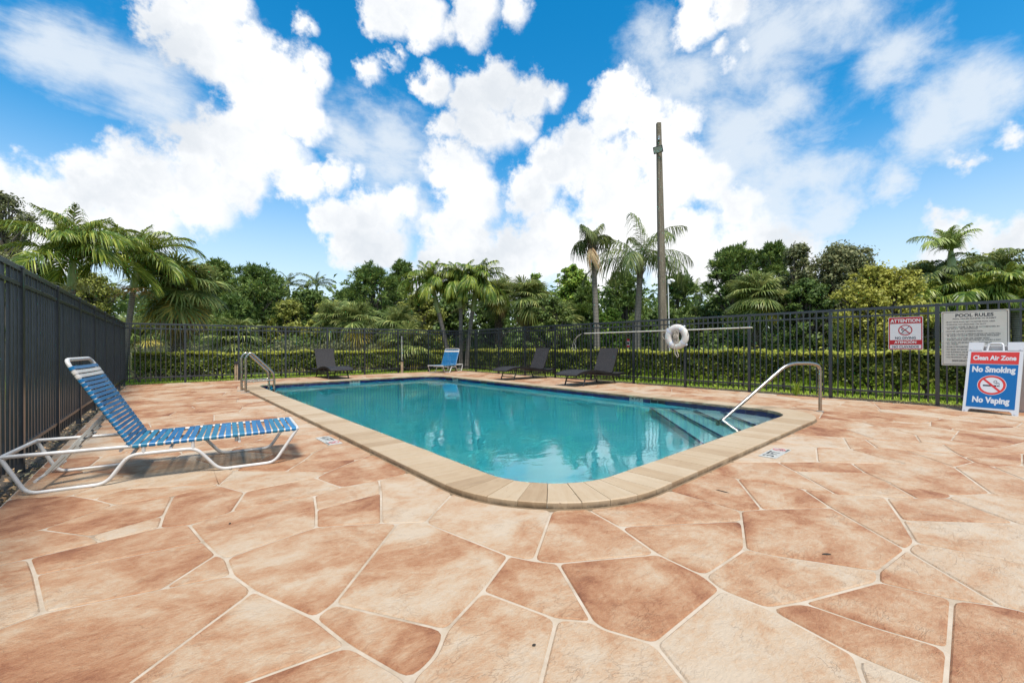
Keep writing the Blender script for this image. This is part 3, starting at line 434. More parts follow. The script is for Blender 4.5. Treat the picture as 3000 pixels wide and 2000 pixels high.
def soften(P, r, k=3):
    out = []; n = len(P)
    for i in range(n):
        a = P[i - 1] - P[i]; b = P[(i + 1) % n] - P[i]
        if a.length < 1e-6 or b.length < 1e-6: continue
        t = min(r, a.length * 0.42, b.length * 0.42); p0 = P[i] + a.normalized() * t; p1 = P[i] + b.normalized() * t
        for j in range(k + 1):
            u = j / k; out.append(p0 * (1 - u) ** 2 + P[i] * 2 * u * (1 - u) + p1 * u * u)
    return out
rs = random.Random(11)
stone_list = []
for chunk in STONES.split(';'):
    P = [Vector((int(a) / 1000, int(b) / 1000)) for a, b in (q.split(',') for q in chunk.split())]
    c_ = sum(P, Vector((0, 0))) / len(P); stone_list.append((P, c_))
def plate_size(P, c_):
    d = c_.x * FWD.x + c_.y * FWD.y
    if d < 0.35: return 0.0
    lat = abs((c_.x * RGT.x + c_.y * RGT.y) / d)
    A = 0.5 * abs(sum(P[i - 1].x * P[i].y - P[i].x * P[i - 1].y for i in range(len(P))))
    return A / d ** 3 * (1.0 if lat < 1.35 else 0.01)
stone_list.sort(key=lambda s: -plate_size(*s))
def is_convex(P):
    n = len(P); return all((P[(i + 1) % n] - P[i]).cross(P[(i + 2) % n] - P[(i + 1) % n]) > -1e-4 for i in range(n))
def stone_geo(b, P, tones, rims, tone):
    q = inset_poly(P, 0.0065); conv = is_convex(q)
    q = soften(q, rs.uniform(0.018, 0.055), 3); n = len(q)
    c_ = sum(q, Vector((0, 0))) / n
    top = inset_poly(q, 0.006)
    fs = [(i, (i + 1) % n, n + (i + 1) % n, n + i) for i in range(n)]
    vs = [(v_.x, v_.y, 0.0006) for v_ in q] + [(v_.x, v_.y, 0.0055) for v_ in top]
    if conv:      # a low crown inside the rim
        mid = [v_ + (c_ - v_) * min(0.35, 0.09 / max((c_ - v_).length, 0.01)) for v_ in top]
        vs += [(v_.x, v_.y, 0.006) for v_ in mid] + [(c_.x, c_.y, 0.006)]
        for i in range(n):
            j = (i + 1) % n; fs += [(n + i, n + j, 2 * n + j, 2 * n + i), (2 * n + i, 2 * n + j, 3 * n)]
        rims += [1.0] * (2 * n) + [0.0] * (n + 1)
    else:
        fs.append(tuple(range(n, 2 * n))); rims += [0.0] * (2 * n)
    b.add(vs, fs); tones += [tone] * len(vs)
def set_attr(me, name, vals):
    a_ = me.attributes.new(name, 'FLOAT', 'POINT'); a_.data.foreach_set('value', vals)
TONED = [(830,1610,.45),(1240,1660,.35),(1120,1880,.95),(590,1830,.5),(200,1850,.75),(300,1650,.6),(580,1690,.85),(330,1585,.45),(40,1700,.6),(60,1580,.65),(290,1510,.8),(430,1555,1.0),(620,1480,.65),(400,1455,.6),(730,1490,.5),(1010,1500,.75),(970,1430,.45),(1180,1470,.35),(1430,1560,.3),(1720,1560,.6),(1550,1740,.85),(1870,1760,.75),(1980,1600,.7),(1950,1515,.6),(2300,1590,.62),(2280,1700,.5),(2080,1900,.2),(1700,1950,.25),(1450,1900,.5),(2580,1680,.8),(2560,1780,.65),(2550,1880,.75),(2900,1850,.65),(2800,1640,.5),(2750,1560,.05),(2520,1520,.7),(2700,1490,.7),(2100,1450,.65),(2320,1440,.7),(2380,1375,.25),(2480,1420,.55),(2680,1390,.3),(2900,1400,.45),(2200,1400,.65),(1080,1385,.85),(960,1362,.8),(950,1330,.6),(2640,1340,.65),(2380,1360,.8),(2350,1300,.45),(2450,1310,.25),(2560,1320,.6),(840,1800,.5)]
def survey(px, py):
    d = EYE / ((py - H_PX) / F_PX); q_ = at(px, d); return Vector((q_.x, q_.y))
TONED = [(survey(a_, c2), t_) for a_, c2, t_ in TONED]
def within(q_, P):
    ins = False
    for i in range(len(P)):
        a_, c2 = P[i], P[i - 1]
        if (a_.y > q_.y) != (c2.y > q_.y) and q_.x < (c2.x - a_.x) * (q_.y - a_.y) / (c2.y - a_.y) + a_.x: ins = not ins
    return ins
rest = MB(); rt_, rr_ = [], []
for i, (P, c_) in enumerate(stone_list):
    tone = rs.choice((0.35, 0.45, 0.55, 0.65, 0.75, 0.9, 1.0)) + rs.uniform(-0.08, 0.08)
    for q_, t_ in TONED:
        if within(q_, P): tone = 0.16 + 1.0 * t_
    if c_.y > 6: tone += 0.12
    if i < 296:
        b = MB(); t_, r_ = [], []; stone_geo(b, P, t_, r_, tone); o = b.build('flagstone', m_stone, deck); set_attr(o.data, 'tone', t_); set_attr(o.data, 'rim', r_)
    else: stone_geo(rest, P, rt_, rr_, tone)
o = rest.build('flagstones_rest', m_stone, deck); o['kind'] = 'stuff'; set_attr(o.data, 'tone', rt_); set_attr(o.data, 'rim', rr_)

# ---- pool basin
def floor_z(y): return -1.0 - 0.85 * min(max((y - 3.0) / 9.0, 0), 1)
WZ = -0.058
b = MB(); n = len(WALL)
b.add([(x, y, 0.02) for x, y in WALL] + [(x, y, floor_z(y)) for x, y in WALL], [(i, (i + 1) % n, n + (i + 1) % n, n + i) for i in range(n)])
b.add([(x, y, floor_z(y)) for x, y in WALL], [tuple(range(n))])
pool = b.build('pool', m_plaster); pool['kind'] = 'structure'
# steps across the near right corner
def clip_half(poly, a, bb):
    nx, ny = bb[1] - a[1], -(bb[0] - a[0]); out = []
    f = lambda q: (q[0] - a[0]) * nx + (q[1] - a[1]) * ny
    for i in range(len(poly)):
        p0, p1 = poly[i], poly[(i + 1) % len(poly)]; f0, f1 = f(p0), f(p1)
        if f0 >= 0: out.append(p0)
        if f0 * f1 < 0: t = f0 / (f0 - f1); out.append((p0[0] + (p1[0] - p0[0]) * t, p0[1] + (p1[1] - p0[1]) * t))
    return out
STEPW = offset(INN, 0.020)
for z_, a_, c2 in ((-0.70, (7.22, 4.608), (5.212, 2.597)), (-0.52, (7.22, 4.191), (5.562, 2.511)), (-0.315, (7.22, 3.757), (5.917, 2.434)), (-0.17, (7.22, 3.313), (6.276, 2.374))):
    poly = clip_half(STEPW, c2, a_)
    st = MB().prism(poly, -1.2, z_).build('step', m_plaster, pool)
    d_ = (Vector(a_) - Vector(c2)).normalized(); nn = Vector((d_.y, -d_.x))
    # nosing tile along the lip, cut to the basin
    lip = clip_half(clip_half(STEPW, c2, a_), (a_[0] + nn.x * 0.05, a_[1] + nn.y * 0.05), (c2[0] + nn.x * 0.05, c2[1] + nn.y * 0.05))
    lip = clip_half(clip_half(STEPW, (c2[0] - nn.x * .004, c2[1] - nn.y * .004), (a_[0] - nn.x * .004, a_[1] - nn.y * .004)), (a_[0] + nn.x * 0.04, a_[1] + nn.y * 0.04), (c2[0] + nn.x * 0.04, c2[1] + nn.y * 0.04))
    MB().prism([(x, y) for x, y in lip], z_ - 0.018, z_ + 0.006).build('nosing', m_navy, st)
# ---- coping stones
def cum(path):
    L = [0.0]; n = len(path)
    for i in range(n): L.append(L[-1] + (Vector(path[(i + 1) % n]) - Vector(path[i])).length)
    return L
CL = cum(OUTR)
def on_path(path, s):
    s %= CL[-1]
    for i in range(len(path)):
        if CL[i + 1] >= s: break
    t = (s - CL[i]) / max(CL[i + 1] - CL[i], 1e-9); a_ = path[i]; c2 = path[(i + 1) % len(path)]
    return (a_[0] + (c2[0] - a_[0]) * t, a_[1] + (c2[1] - a_[1]) * t)
N_COP = int(CL[-1] / 0.2)
edges_s = [CL[-1] * i / N_COP for i in range(N_COP + 1)]
for i in range(1, N_COP): edges_s[i] += rs.uniform(-0.022, 0.022)
for i in range(N_COP):
    s0, s1 = edges_s[i] + 0.0012, edges_s[i + 1] - 0.0012; ss = [s0, (s0 + s1) / 2, s1]; dz = rs.uniform(-0.0015, 0.0015)
    ins = [on_path(INN, s_) for s_ in ss]; ous = [on_path(OUTR, s_) for s_ in ss]
    jit = rs.uniform(-0.003, 0.003); ous = [(o_[0] + (o_[0] - q[0]) * jit, o_[1] + (o_[1] - q[1]) * jit) for o_, q in zip(ous, ins)]
    c_ = Vector(((ins[1][0] + ous[1][0]) / 2, (ins[1][1] + ous[1][1]) / 2)); poly = ous + ins[::-1]
    lo = [Vector(q) - c_ for q in poly]; up = [v_ * (1 - 0.006 / max(v_.length, .01)) for v_ in lo]; m_ = len(poly)
    ang = atan2(ous[1][1] - ins[1][1], ous[1][0] - ins[1][0])
    R_ = Matrix.Rotation(-ang, 2); lo = [R_ @ v_ for v_ in lo]; up = [R_ @ v_ for v_ in up]
    b = MB(); b.add([(v_.x, v_.y, 0.004) for v_ in lo] + [(v_.x, v_.y, 0.045 + dz) for v_ in lo] + [(v_.x, v_.y, 0.050 + dz) for v_ in up],
          [tuple(range(2 * m_, 3 * m_)), tuple(reversed(range(m_)))] + [(r_ * m_ + k, r_ * m_ + (k + 1) % m_, (r_ + 1) * m_ + (k + 1) % m_, (r_ + 1) * m_ + k) for r_ in (0, 1) for k in range(m_)])
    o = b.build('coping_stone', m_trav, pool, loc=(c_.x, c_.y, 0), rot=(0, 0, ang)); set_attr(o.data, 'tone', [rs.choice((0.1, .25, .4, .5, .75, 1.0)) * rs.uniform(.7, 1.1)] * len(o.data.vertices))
# inner lip of coping hides the wall head; a bead of mortar lies under the outer edge
b = MB(); bead_o = offset(INN, 0.400); nb = len(OUTR); inn2 = offset(INN, 0.365)
b.add([(x, y, 0.0015) for x, y in bead_o] + [(x, y, 0.0105) for x, y in inn2], [(i, (i + 1) % nb, nb + (i + 1) % nb, nb + i) for i in range(nb)])
b.build('mortar_bead', Mat('old_mortar', rgb(150, 126, 96, K), 0.95), pool)
# ---- waterline tiles
WLN = cum(WALL); CL_keep = CL; CL = WLN; N_T = int(WLN[-1] / 0.155)
SPECIAL = {}
def near_tile(x, y):
    best = min(range(N_T), key=lambda i: (Vector(on_path(WALL, WLN[-1] * (i + .5) / N_T)) - Vector((x, y))).length); return best
marks = []
for (x, y, t_) in ((4.65, 12.72, '6 FT'), (7.36, 11.56, '6 FT'), (7.21, 4.89, '4 FT')):
    i0 = near_tile(x, y); SPECIAL[i0] = 'w'; SPECIAL[i0 - 1] = 'w'; marks.append((i0, t_))
for (x, y) in ((7.2, 4.44), (7.32, 10.11)):
    i0 = near_tile(x, y); SPECIAL[i0] = 'o'; SPECIAL[i0 - 1] = 'o'
for i in range(N_T):
    s0, s1 = WLN[-1] * i / N_T + 0.0015, WLN[-1] * (i + 1) / N_T - 0.0015
    a_, c2 = Vector(on_path(WALL, s0)), Vector(on_path(WALL, s1)); t_ = (c2 - a_).normalized(); nn = Vector((-t_.y, t_.x)); L_ = (c2 - a_).length
    mat = {'w': m_tile_white, 'o': m_skim}.get(SPECIAL.get(i), m_navy); th = 0.006 if SPECIAL.get(i) != 'o' else 0.001
    b = MB(); b.box(0, L_, 0, th, -0.118, 0.0175)
    b.build({'w': 'depth_marker_tile', 'o': 'skimmer_opening'}.get(SPECIAL.get(i), 'waterline_tile'), mat, pool, loc=(a_.x, a_.y, 0), rot=(0, 0, atan2(t_.y, t_.x)))
for i0, s_ in marks:
    q = Vector(on_path(WALL, WLN[-1] * i0 / N_T)); q2 = Vector(on_path(WALL, WLN[-1] * (i0 + 1) / N_T)); t_ = (q2 - q).normalized(); nn = Vector((-t_.y, t_.x))
    X = -Vector((t_.x, t_.y, 0)); Z = Vector((nn.x, nn.y, 0)); Y = Vector((0, 0, 1)); o_ = Vector((q.x, q.y, -0.012)) + Z * 0.0075
    M_ = Matrix(((X.x, Y.x, Z.x, o_.x), (X.y, Y.y, Z.y, o_.y), (X.z, Y.z, Z.z, o_.z), (0, 0, 0, 1)))
    text('depth_figures', s_, 0.085, m_ink, pool, M_, 0.02, wide=1.35)
CL = CL_keep
# ---- water
VOLW = offset(INN, 0.024)
b = MB(); nv_ = len(VOLW); b.prism(VOLW, -2.1, WZ)
water = b.build('water', m_water); water['kind'] = 'structure'

# ---- depth markers laid in the deck
def deck_marker(loc, rz, num, label):
    e = empty('depth_marker', loc, rz, label, 'tile', 'depth marker tiles set in the deck')
    MB().bbox(-0.225, 0.225, -0.07, 0.07, 0.0, 0.010, 0.002).build('tile', m_tile_white, e)
    text('figures', num + ' FT', 0.125, m_ink, e, Matrix.Translation((-0.08, 0.0, 0.0108)), 0.015, wide=1.0, thick=0.0003)
    ring = MB(); k = 24; vs_ = []
    for r_ in (0.052, 0.043):
        vs_ += [(0.145 + r_ * cos(2 * pi * i / k), 0.008 + r_ * sin(2 * pi * i / k), 0.0112) for i in range(k)]
    ring.add(vs_, [(i, (i + 1) % k, k + (i + 1) % k, k + i) for i in range(k)])
    ring.box(-0.043, 0.043, -0.005, 0.005, 0.0110, 0.0114, Matrix.Translation((0.145, 0.008, 0)) @ Matrix.Rotation(-0.7, 4, 'Z'))
    ring.build('prohibition_ring', m_red, e)
    MB().box(-0.03, 0.02, -0.004, 0.004, 0.0109, 0.0110, Matrix.Translation((0.15, 0.004, 0)) @ Matrix.Rotation(0.6, 4, 'Z')).box(0.118, 0.172, -0.024, -0.018, 0.0109, 0.0110).build('diver', m_ink, e)
    text('caption', 'NO DIVING', 0.022, m_ink, e, Matrix.Translation((0.150, -0.058, 0.0108)), 0.01, thick=0.0003)
deck_marker((4.435, 1.508, 0.004), radians(2.5), '3', 'white 3 FT depth tile in the deck beside the near right pool edge')
deck_marker((1.465, 4.78, 0.004), radians(-90), '4', 'white 4 FT depth tile in the deck between strap lounge and pool')

# ================================================================ fences
def fence(name, A, B_, n_pan, n_pick, label, first=True, last=True):
    A = Vector(A); B_ = Vector(B_); d_ = B_ - A; L_ = d_.length; rz = atan2(d_.y, d_.x)
    root = empty(name, (A.x, A.y, 0), rz, label, 'fence')
    post = MB().bbox(-0.026, 0.026, -0.026, 0.026, -0.06, 1.665, 0.004).mesh('post', m_fence)
    cap = MB().bbox(-0.03, 0.03, -0.03, 0.03, 1.665, 1.69, 0.008).mesh('post_cap', m_fence)
    pick = MB().box(-0.0105, 0.0105, -0.0105, 0.0105, 0.045, 1.655).mesh('picket', m_fence)
    W_ = L_ / n_pan; ra = random.Random(len(label))
    top = MB().bbox(0.0265, W_ - 0.0265, -0.017, 0.017, 1.640, 1.685, 0.004).mesh('top_rail', m_fence)
    mid = MB().bbox(0.0265, W_ - 0.0265, -0.015, 0.015, 1.517, 1.550, 0.003).mesh('rail', m_fence)
    low_ = MB().bbox(0.0265, W_ - 0.0265, -0.015, 0.015, 0.153, 0.186, 0.003).mesh('bottom_rail', m_fence)
    for i in range(n_pan + 1):
        if (i == 0 and not first) or (i == n_pan and not last): continue
        q = link('post', post, root, (i * W_, 0, 0)); link('post_cap', cap, q)
    for i in range(n_pan):
        x0 = i * W_
        link('top_rail', top, root, (x0, 0, 0)); link('rail', mid, root, (x0, 0, 0)); link('bottom_rail', low_, root, (x0, 0, 0))
        for k in range(n_pick):
            link('picket', pick, root, (x0 + W_ * (k + 1) / (n_pick + 1), 0, 0), (ra.uniform(-.003, .003), ra.uniform(-.004, .004), 0))
    return root
fence('picket_fence', (-0.50, 15.70), (-1.06, -1.90), 12, 12, 'black metal picket fence running close along the left side behind the strap lounge')
fence('picket_fence', (-0.50, 15.70), (10.05, 15.70), 8, 11, 'black metal picket fence across the far end of the pool', first=False)
fence('picket_fence', (10.05, 15.70), (10.05, -1.97), 12, 12, 'black metal picket fence along the right side carrying the signs and life ring', first=False)
# ================================================================ furniture and fittings
m_white = Mat('white_enamel', rough=0.35, spec=0.5)
pw = m_white.co('Object')
m_white.color(m_white.mix(m_white.rng(m_white.noise(pw, 23, 6, 0.75), 0.62, 0.70), m_white.ramp(m_white.noise(pw, 6, 4), [(0.3, rgb(196, 192, 186, .8)), (0.7, rgb(226, 224, 219, .8))]), rgb(150, 132, 112, .7)))
m_grey = Mat('grey_bracket', rgb(186, 184, 176, .75), 0.5)
m_blue = Mat('blue_vinyl', rough=0.38, spec=0.5)
m_blue.color(m_blue.mix(m_blue.node('ShaderNodeObjectInfo').outputs['Random'], rgb(8, 108, 166, .60), rgb(30, 136, 190, .60)))
m_blue_f = Mat('blue_vinyl_faded', rough=0.45, spec=0.4)
m_blue_f.color(m_blue_f.mix(m_blue_f.noise(m_blue_f.co('Object'), 3, 3), rgb(24, 116, 152, .60), rgb(46, 142, 176, .60)))
m_wvin = Mat('white_vinyl', rgb(222, 216, 206, .75), 0.45)
m_steel = Mat('stainless', rgb(168, 160, 148), 0.22, 1.0)
m_steel.rough(m_steel.rng(m_steel.noise(m_steel.co('Object'), 14, 4), 0.3, 0.7, 0.16, 0.34))
m_plate = Mat('escutcheon', rgb(200, 196, 186), 0.35, 0.6)
m_wick = Mat('dark_wicker', rough=0.55, spec=0.4)
tcw = m_wick.co('Object'); wv = m_wick.node('ShaderNodeTexWave', wave_type='BANDS', bands_direction='X'); m_wick.l.new(tcw, wv.inputs[0]); wv.inputs['Scale'].default_value = 26; wv.inputs['Distortion'].default_value = 0.8
wv2 = m_wick.node('ShaderNodeTexWave', wave_type='BANDS', bands_direction='Y'); m_wick.l.new(tcw, wv2.inputs[0]); wv2.inputs['Scale'].default_value = 22; wv2.inputs['Distortion'].default_value = 0.8
wm = m_wick.math('MULTIPLY', wv.outputs['Fac'], wv2.outputs['Fac'])
m_wick.color(m_wick.ramp(wm, [(0.1, rgb(22, 20, 20)), (0.8, rgb(74, 68, 66))])); m_wick.bump(wm, 0.9, 0.006)
m_wick_fr = Mat('dark_frame', rgb(34, 31, 31), 0.5)
m_concrete = barkmat('pole_concrete', (0.085, 0.075, 0.062), (0.26, 0.235, 0.195)) if 'barkmat' in globals() else Mat('pole_concrete', rgb(128, 118, 102, .6), 0.9)
if 'barkmat' not in globals():
    pc = m_concrete.pos(); m_concrete.color(m_concrete.mix(m_concrete.rng(m_concrete.noise(pc, 22, 5, .7), .55, .7), m_concrete.ramp(m_concrete.noise(m_concrete.map(pc, (6, 6, .5)), 2, 6, .65), [(0.3, rgb(92, 82, 68, .8)), (0.7, rgb(146, 134, 114, .8))]), rgb(172, 160, 140, .8))); m_concrete.bump(m_concrete.noise(pc, 40, 4, .7), .5, .01)
m_pvc = Mat('white_plastic', rgb(226, 226, 224, .8), 0.4)
m_foam = Mat('life_ring_foam', rough=0.55)
m_foam.color(m_foam.ramp(m_foam.noise(m_foam.co('Object'), 5, 4), [(0.3, rgb(214, 206, 196, .85)), (0.7, rgb(236, 230, 222, .85))]))
m_band = Mat('reflective_band', rgb(214, 216, 226, .85), 0.3)
m_rope = Mat('rope', rough=0.8); m_rope.color(m_rope.ramp(m_rope.noise(m_rope.co('Object'), 60, 3), [(0.3, rgb(186, 172, 152, .75)), (0.7, rgb(222, 212, 196, .75))]))
m_poly = Mat('aluminium_pole', rgb(212, 206, 190), 0.35, 0.35)
m_tan = Mat('tan_pipe', rough=0.7); m_tan.color(m_tan.ramp(m_tan.noise(m_tan.co('Object'), 7, 4), [(0.3, rgb(168, 140, 108, .75)), (0.7, rgb(206, 182, 150, .75))]))
m_blk = Mat('black_plastic', rgb(26, 26, 28), 0.5)
m_sgn_w = Mat('sign_white', rough=0.45); m_sgn_w.color(m_sgn_w.ramp(m_sgn_w.noise(m_sgn_w.co('Object'), 4, 5), [(0.3, rgb(214, 210, 198, .68)), (0.7, rgb(230, 226, 214, .68))]))
m_sgn_a = Mat('sign_white_clean', rgb(228, 229, 231, .72), 0.4)
m_sgn_red = Mat('sign_red', rgb(176, 20, 30, .8), 0.4)
m_sgn_red2 = Mat('sign_orange_red', rgb(212, 58, 50, .8), 0.4)
m_sgn_blue = Mat('sign_blue', rgb(2, 102, 168, .8), 0.4)
m_ink2 = Mat('navy_ink', rgb(36, 36, 46), 0.5)

# ---- strap lounges
def strap_mesh(name, mat, W_, width, r=0.014, sag=0.006):
    """vinyl band going over both rails (local: x along length, y across, z up)"""
    path = []
    for k in range(5):
        a = -pi * 0.35 + (pi * 0.85) * k / 4 - pi * .25; path.append((0 - (r + .002) * cos(a) * 1.0, (r + .002) * sin(a)))
    path = [(-(r + .003) * cos(a_), (r + .003) * sin(a_)) for a_ in [radians(t) for t in (-80, -35, 5, 45, 80)]]
    mid = [(W_ * t, r + .003 - sag * sin(pi * t)) for t in (.12, .35, .65, .88)]
    path = path + mid + [(W_ - y, z) for y, z in reversed(path)]
    b = MB(); n = len(path); h = width / 2; vs = []
    for (y, z) in path: vs += [(-h, y, z), (h, y, z)]
    for i, (y, z) in enumerate(path):
        a = path[max(i - 1, 0)]; c_ = path[min(i + 1, n - 1)]; t = Vector((c_[0] - a[0], c_[1] - a[1])).normalized(); vs += [(-h, y + t.y * .004, z - t.x * .004), (h, y + t.y * .004, z - t.x * .004)]
    fs = []
    for i in range(n - 1):
        fs += [(2 * i, 2 * i + 1, 2 * i + 3, 2 * i + 2), (2 * n + 2 * i, 2 * n + 2 * i + 2, 2 * n + 2 * i + 3, 2 * n + 2 * i + 1), (2 * i, 2 * i + 2, 2 * n + 2 * i + 2, 2 * n + 2 * i), (2 * i + 1, 2 * n + 2 * i + 1, 2 * n + 2 * i + 3, 2 * i + 3)]
    b.add(vs, fs); return b.mesh(name, mat, True)
def strap_lounge(loc, rz, label, seed):
    e = empty('strap_lounge', loc, rz, label, 'lounge chair', 'blue strap lounges'); Wd = 0.63; r = 0.0135; rd = random.Random(seed)
    for y in (0.0, Wd):
        side = [(-1.222, y, .275), (-1.100, y, .014), (-.70, y, .014), (-.575, y, .205), (-.17, y, .205), (-.02, y, .014), (.375, y, .014), (.556, y, .29)]
        MB().tube(bez(side, .06), r, 10).build('side_frame', m_white, e, True)
        MB().tube([(-1.218, y, .277), (-.56, y, .268), (.555, y, .285)], r, 10).build('side_rail', m_white, e, True)
        for x in (-.49, -.19): MB().tube([(x, y, .205), (x, y, .272)], r * .9, 8).build('strut', m_white, e, True)
        MB().tube([(.10, y + (.03 if y == 0 else -.03), .262), (.10, y + (.03 if y == 0 else -.03), .225)], r, 8).build('stub', m_white, e, True)
    for x, z in ((-1.218, .277), (.556, .288)): MB().tube([(x, 0, z), (x, Wd, z)], r, 10).build('cross_tube', m_white, e, True)
    for x, z in ((-.62, .245), (-.33, .225), (.12, .225)): MB().tube([(x, 0, z), (x, Wd, z)], r * .8, 8).build('cross_tube', m_white, e, True)
    seat = [strap_mesh('seat_strap', m_, Wd, .036, r) for m_ in (m_blue, m_blue_f)]
    N = 23
    for i in range(N):
        x = -.535 + (1.06) * i / (N - 1); z = .268 + (.285 - .268) * (x + .56) / 1.115; link('seat_strap', seat[1 if rd.random() < .45 else 0], e, (x, 0, z), (0, rd.uniform(-.03, .03), rd.uniform(-.02, .02)))
    # backrest: hinged frame with its own straps
    Lb = .735; A = Vector((-.56, 0, .272)); B_ = Vector((-.912, 0, .272 + .645)); u = (B_ - A).normalized(); ang = atan2(u.z, -u.x)
    P = lambda s, y: (A.x + u.x * s, y, A.z + u.z * s)
    MB().tube(bez([P(-.01, 0), P(Lb, 0), P(Lb, Wd), P(-.01, Wd)], .075), r, 10).build('back_frame', m_white, e, True)
    bs = {k: strap_mesh('back_strap', m_, Wd, .0245, r) for k, m_ in (('b', m_blue), ('f', m_blue_f), ('w', m_wvin))}
    for i in range(20):
        s = .025 + (.665 - .025) * i / 19 - .0; k = 'w' if i in (17, 18) else 'b'
        q = P(s, 0); link('back_strap', bs[k], e, q, (0, ang + rd.uniform(-.04, .04), 0))
    # ratchet prop
    for y in (.20, .43):
        a_ = Vector((-1.055, y, .10)); c_ = Vector((-.715, y, .53)); d_ = (c_ - a_); L_ = d_.length; M_ = Matrix.Translation(a_) @ d_.to_track_quat('X', 'Z').to_matrix().to_4x4()
        MB().bbox(0, L_, -.030, .030, -.010, .010, .003, M_).build('prop_bar', m_grey, e)
        for k in range(4): MB().box(L_ * (.28 + .17 * k), L_ * (.28 + .17 * k) + .03, -.034, .034, -.024, -.0105, M_).build('notch', m_grey, e)
    MB().tube([(-1.06, 0, .092), (-1.06, Wd, .092)], r * .75, 8).build('prop_cross_tube', m_white, e, True)
    MB().tube([(-.86, .1, .32), (-.86, .53, .32)], .010, 8).build('prop_pin', m_grey, e, True)
    return e
strap_lounge((0.457, 4.218, 0), radians(-7.4), 'blue and white strap lounge with raised back beside the left fence', 1)
strap_lounge((8.60, 14.95, 0), radians(212), 'small looking blue strap lounge in the far corner of the deck', 2)
for o in [x for x in bpy.data.objects if x.get('label', '').startswith('small looking')]: o['label'] = 'far blue strap lounge with raised back in the corner of the fences'

# ---- wicker lounges
def wicker(loc, rz, label):
    e = empty('wicker_lounge', loc, rz, label, 'lounge chair', 'dark wicker lounges'); Wd = .70
    prof = [(-1.02, .262), (-1.03, .285), (-1.00, .312), (-.90, .345), (-.72, .378), (-.50, .392), (-.25, .385), (0.0, .352), (.25, .305), (.45, .275), (.62, .262), (.80, .268), (.98, .290), (1.01, .275)]
    def slab(pts, th, y0, y1, nm, mt):
        b = MB(); n = len(pts); vs = []
        for (x, z) in pts: vs += [(x, y0, z), (x, y1, z)]
        for i, (x, z) in enumerate(pts):
            a = Vector(pts[max(i - 1, 0)]); c_ = Vector(pts[min(i + 1, n - 1)]); t = (c_ - a).normalized(); vs += [(x + t.y * th, y0, z - t.x * th), (x + t.y * th, y1, z - t.x * th)]
        fs = []
        for i in range(n - 1): fs += [(2 * i, 2 * i + 2, 2 * i + 3, 2 * i + 1), (2 * n + 2 * i, 2 * n + 2 * i + 1, 2 * n + 2 * i + 3, 2 * n + 2 * i + 2), (2 * i, 2 * n + 2 * i, 2 * n + 2 * i + 2, 2 * i + 2), (2 * i + 1, 2 * i + 3, 2 * n + 2 * i + 3, 2 * n + 2 * i + 1)]
        fs += [(0, 1, 2 * n + 1, 2 * n), (2 * n - 2, 4 * n - 2, 4 * n - 1, 2 * n - 1)]
        b.add(vs, fs); return b.build(nm, mt, e, True)
    slab(prof, .045, .03, Wd - .03, 'woven_seat', m_wick)
    for y in (0.0, Wd - .029): slab([(x, z + .008) for x, z in prof], .06, y, y + .029, 'side_rail', m_wick)
    bk = [(.46, .30), (.52, .42), (.60, .58), (.68, .76), (.745, .93), (.752, .955)]
    slab(bk, .032, .045, Wd - .045, 'woven_back', m_wick)
    for sx, sy, dx in ((-.60, .05, -.13), (-.60, Wd - .05, -.13), (.50, .05, .12), (.50, Wd - .05, .12)):
        MB().tube([(sx, sy, .34 if sx < 0 else .22), (sx + dx, sy, 0)], .019, 6).build('leg', m_wick_fr, e)
    for sx, sy, dx in ((-.30, .03, .08), (-.30, Wd - .03, .08)): MB().tube([(sx, sy, .33), (sx + dx * .4, sy, .17)], .014, 6).build('brace', m_wick_fr, e)
    for y in (.03, Wd - .03): MB().tube([(-.67, y, .165), (.55, y, .165)], .013, 6).build('stretcher', m_wick_fr, e)
    for x in (-.69, .585): MB().tube([(x, .05, .10), (x, Wd - .05, .10)], .013, 6).build('stretcher', m_wick_fr, e)
    MB().tube([(.66, .3, .25), (.735, .3, .55)], .012, 6).build('back_prop', m_wick_fr, e)
    return e
wicker((9.00, 7.08, 0), 0.03, 'dark wicker lounge nearest the life ring')
wicker((8.99, 9.72, 0), 0.0, 'dark wicker lounge in the middle of the right fence')
wicker((4.92, 14.62, 0), radians(90), 'dark wicker lounge alone at the far end of the pool')

# ---- pool ladder
e = empty('pool_ladder', (1.63, 11.0, 0), 0, 'stainless steel pool ladder with two looped rails at the far left pool edge', 'ladder')
for y in (0.0, .56):
    MB().tube(bez([(0, y, 0.004), (0, y, .80), (.10, y, .895), (.545, y, .42), (.555, y, .30), (.555, y, -1.0)], .11, 7), .024, 12).build('rail', m_steel, e, True)
    MB().tube([(.02, y, .245), (.535, y, .262)], .017, 10).build('brace', m_steel, e, True)
    pl = MB(); pl.prism([(.075 * cos(2 * pi * k / 20) * (1.25), .06 * sin(2 * pi * k / 20) + y) for k in range(20)], .0065, .020); pl.build('base_plate', m_plate, e)
for z in (-.30, -.60, -.90): MB().bbox(.53, .60, 0, .56, z - .015, z + .015, .004).build('tread', m_pvc, e)
# ---- hand rail at the steps
e = empty('hand_rail', (7.757, 2.022, 0), 0, 'bent stainless steel hand rail leading down the pool steps', 'hand rail')
ux, uy = -0.871, 0.491; P = lambda s, z: (ux * s, uy * s, z)
MB().tube(bez([P(0, .004), P(0, .70), P(.17, .735), P(.56, .735), P(1.62, -.05), P(1.72, -.12), P(1.72, -.50)], .17, 8), .024, 14).build('rail', m_steel, e, True)
MB().prism([(.05 * cos(2 * pi * k / 18), .05 * sin(2 * pi * k / 18)) for k in range(18)], .0065, .014).build('base_plate', m_plate, e)

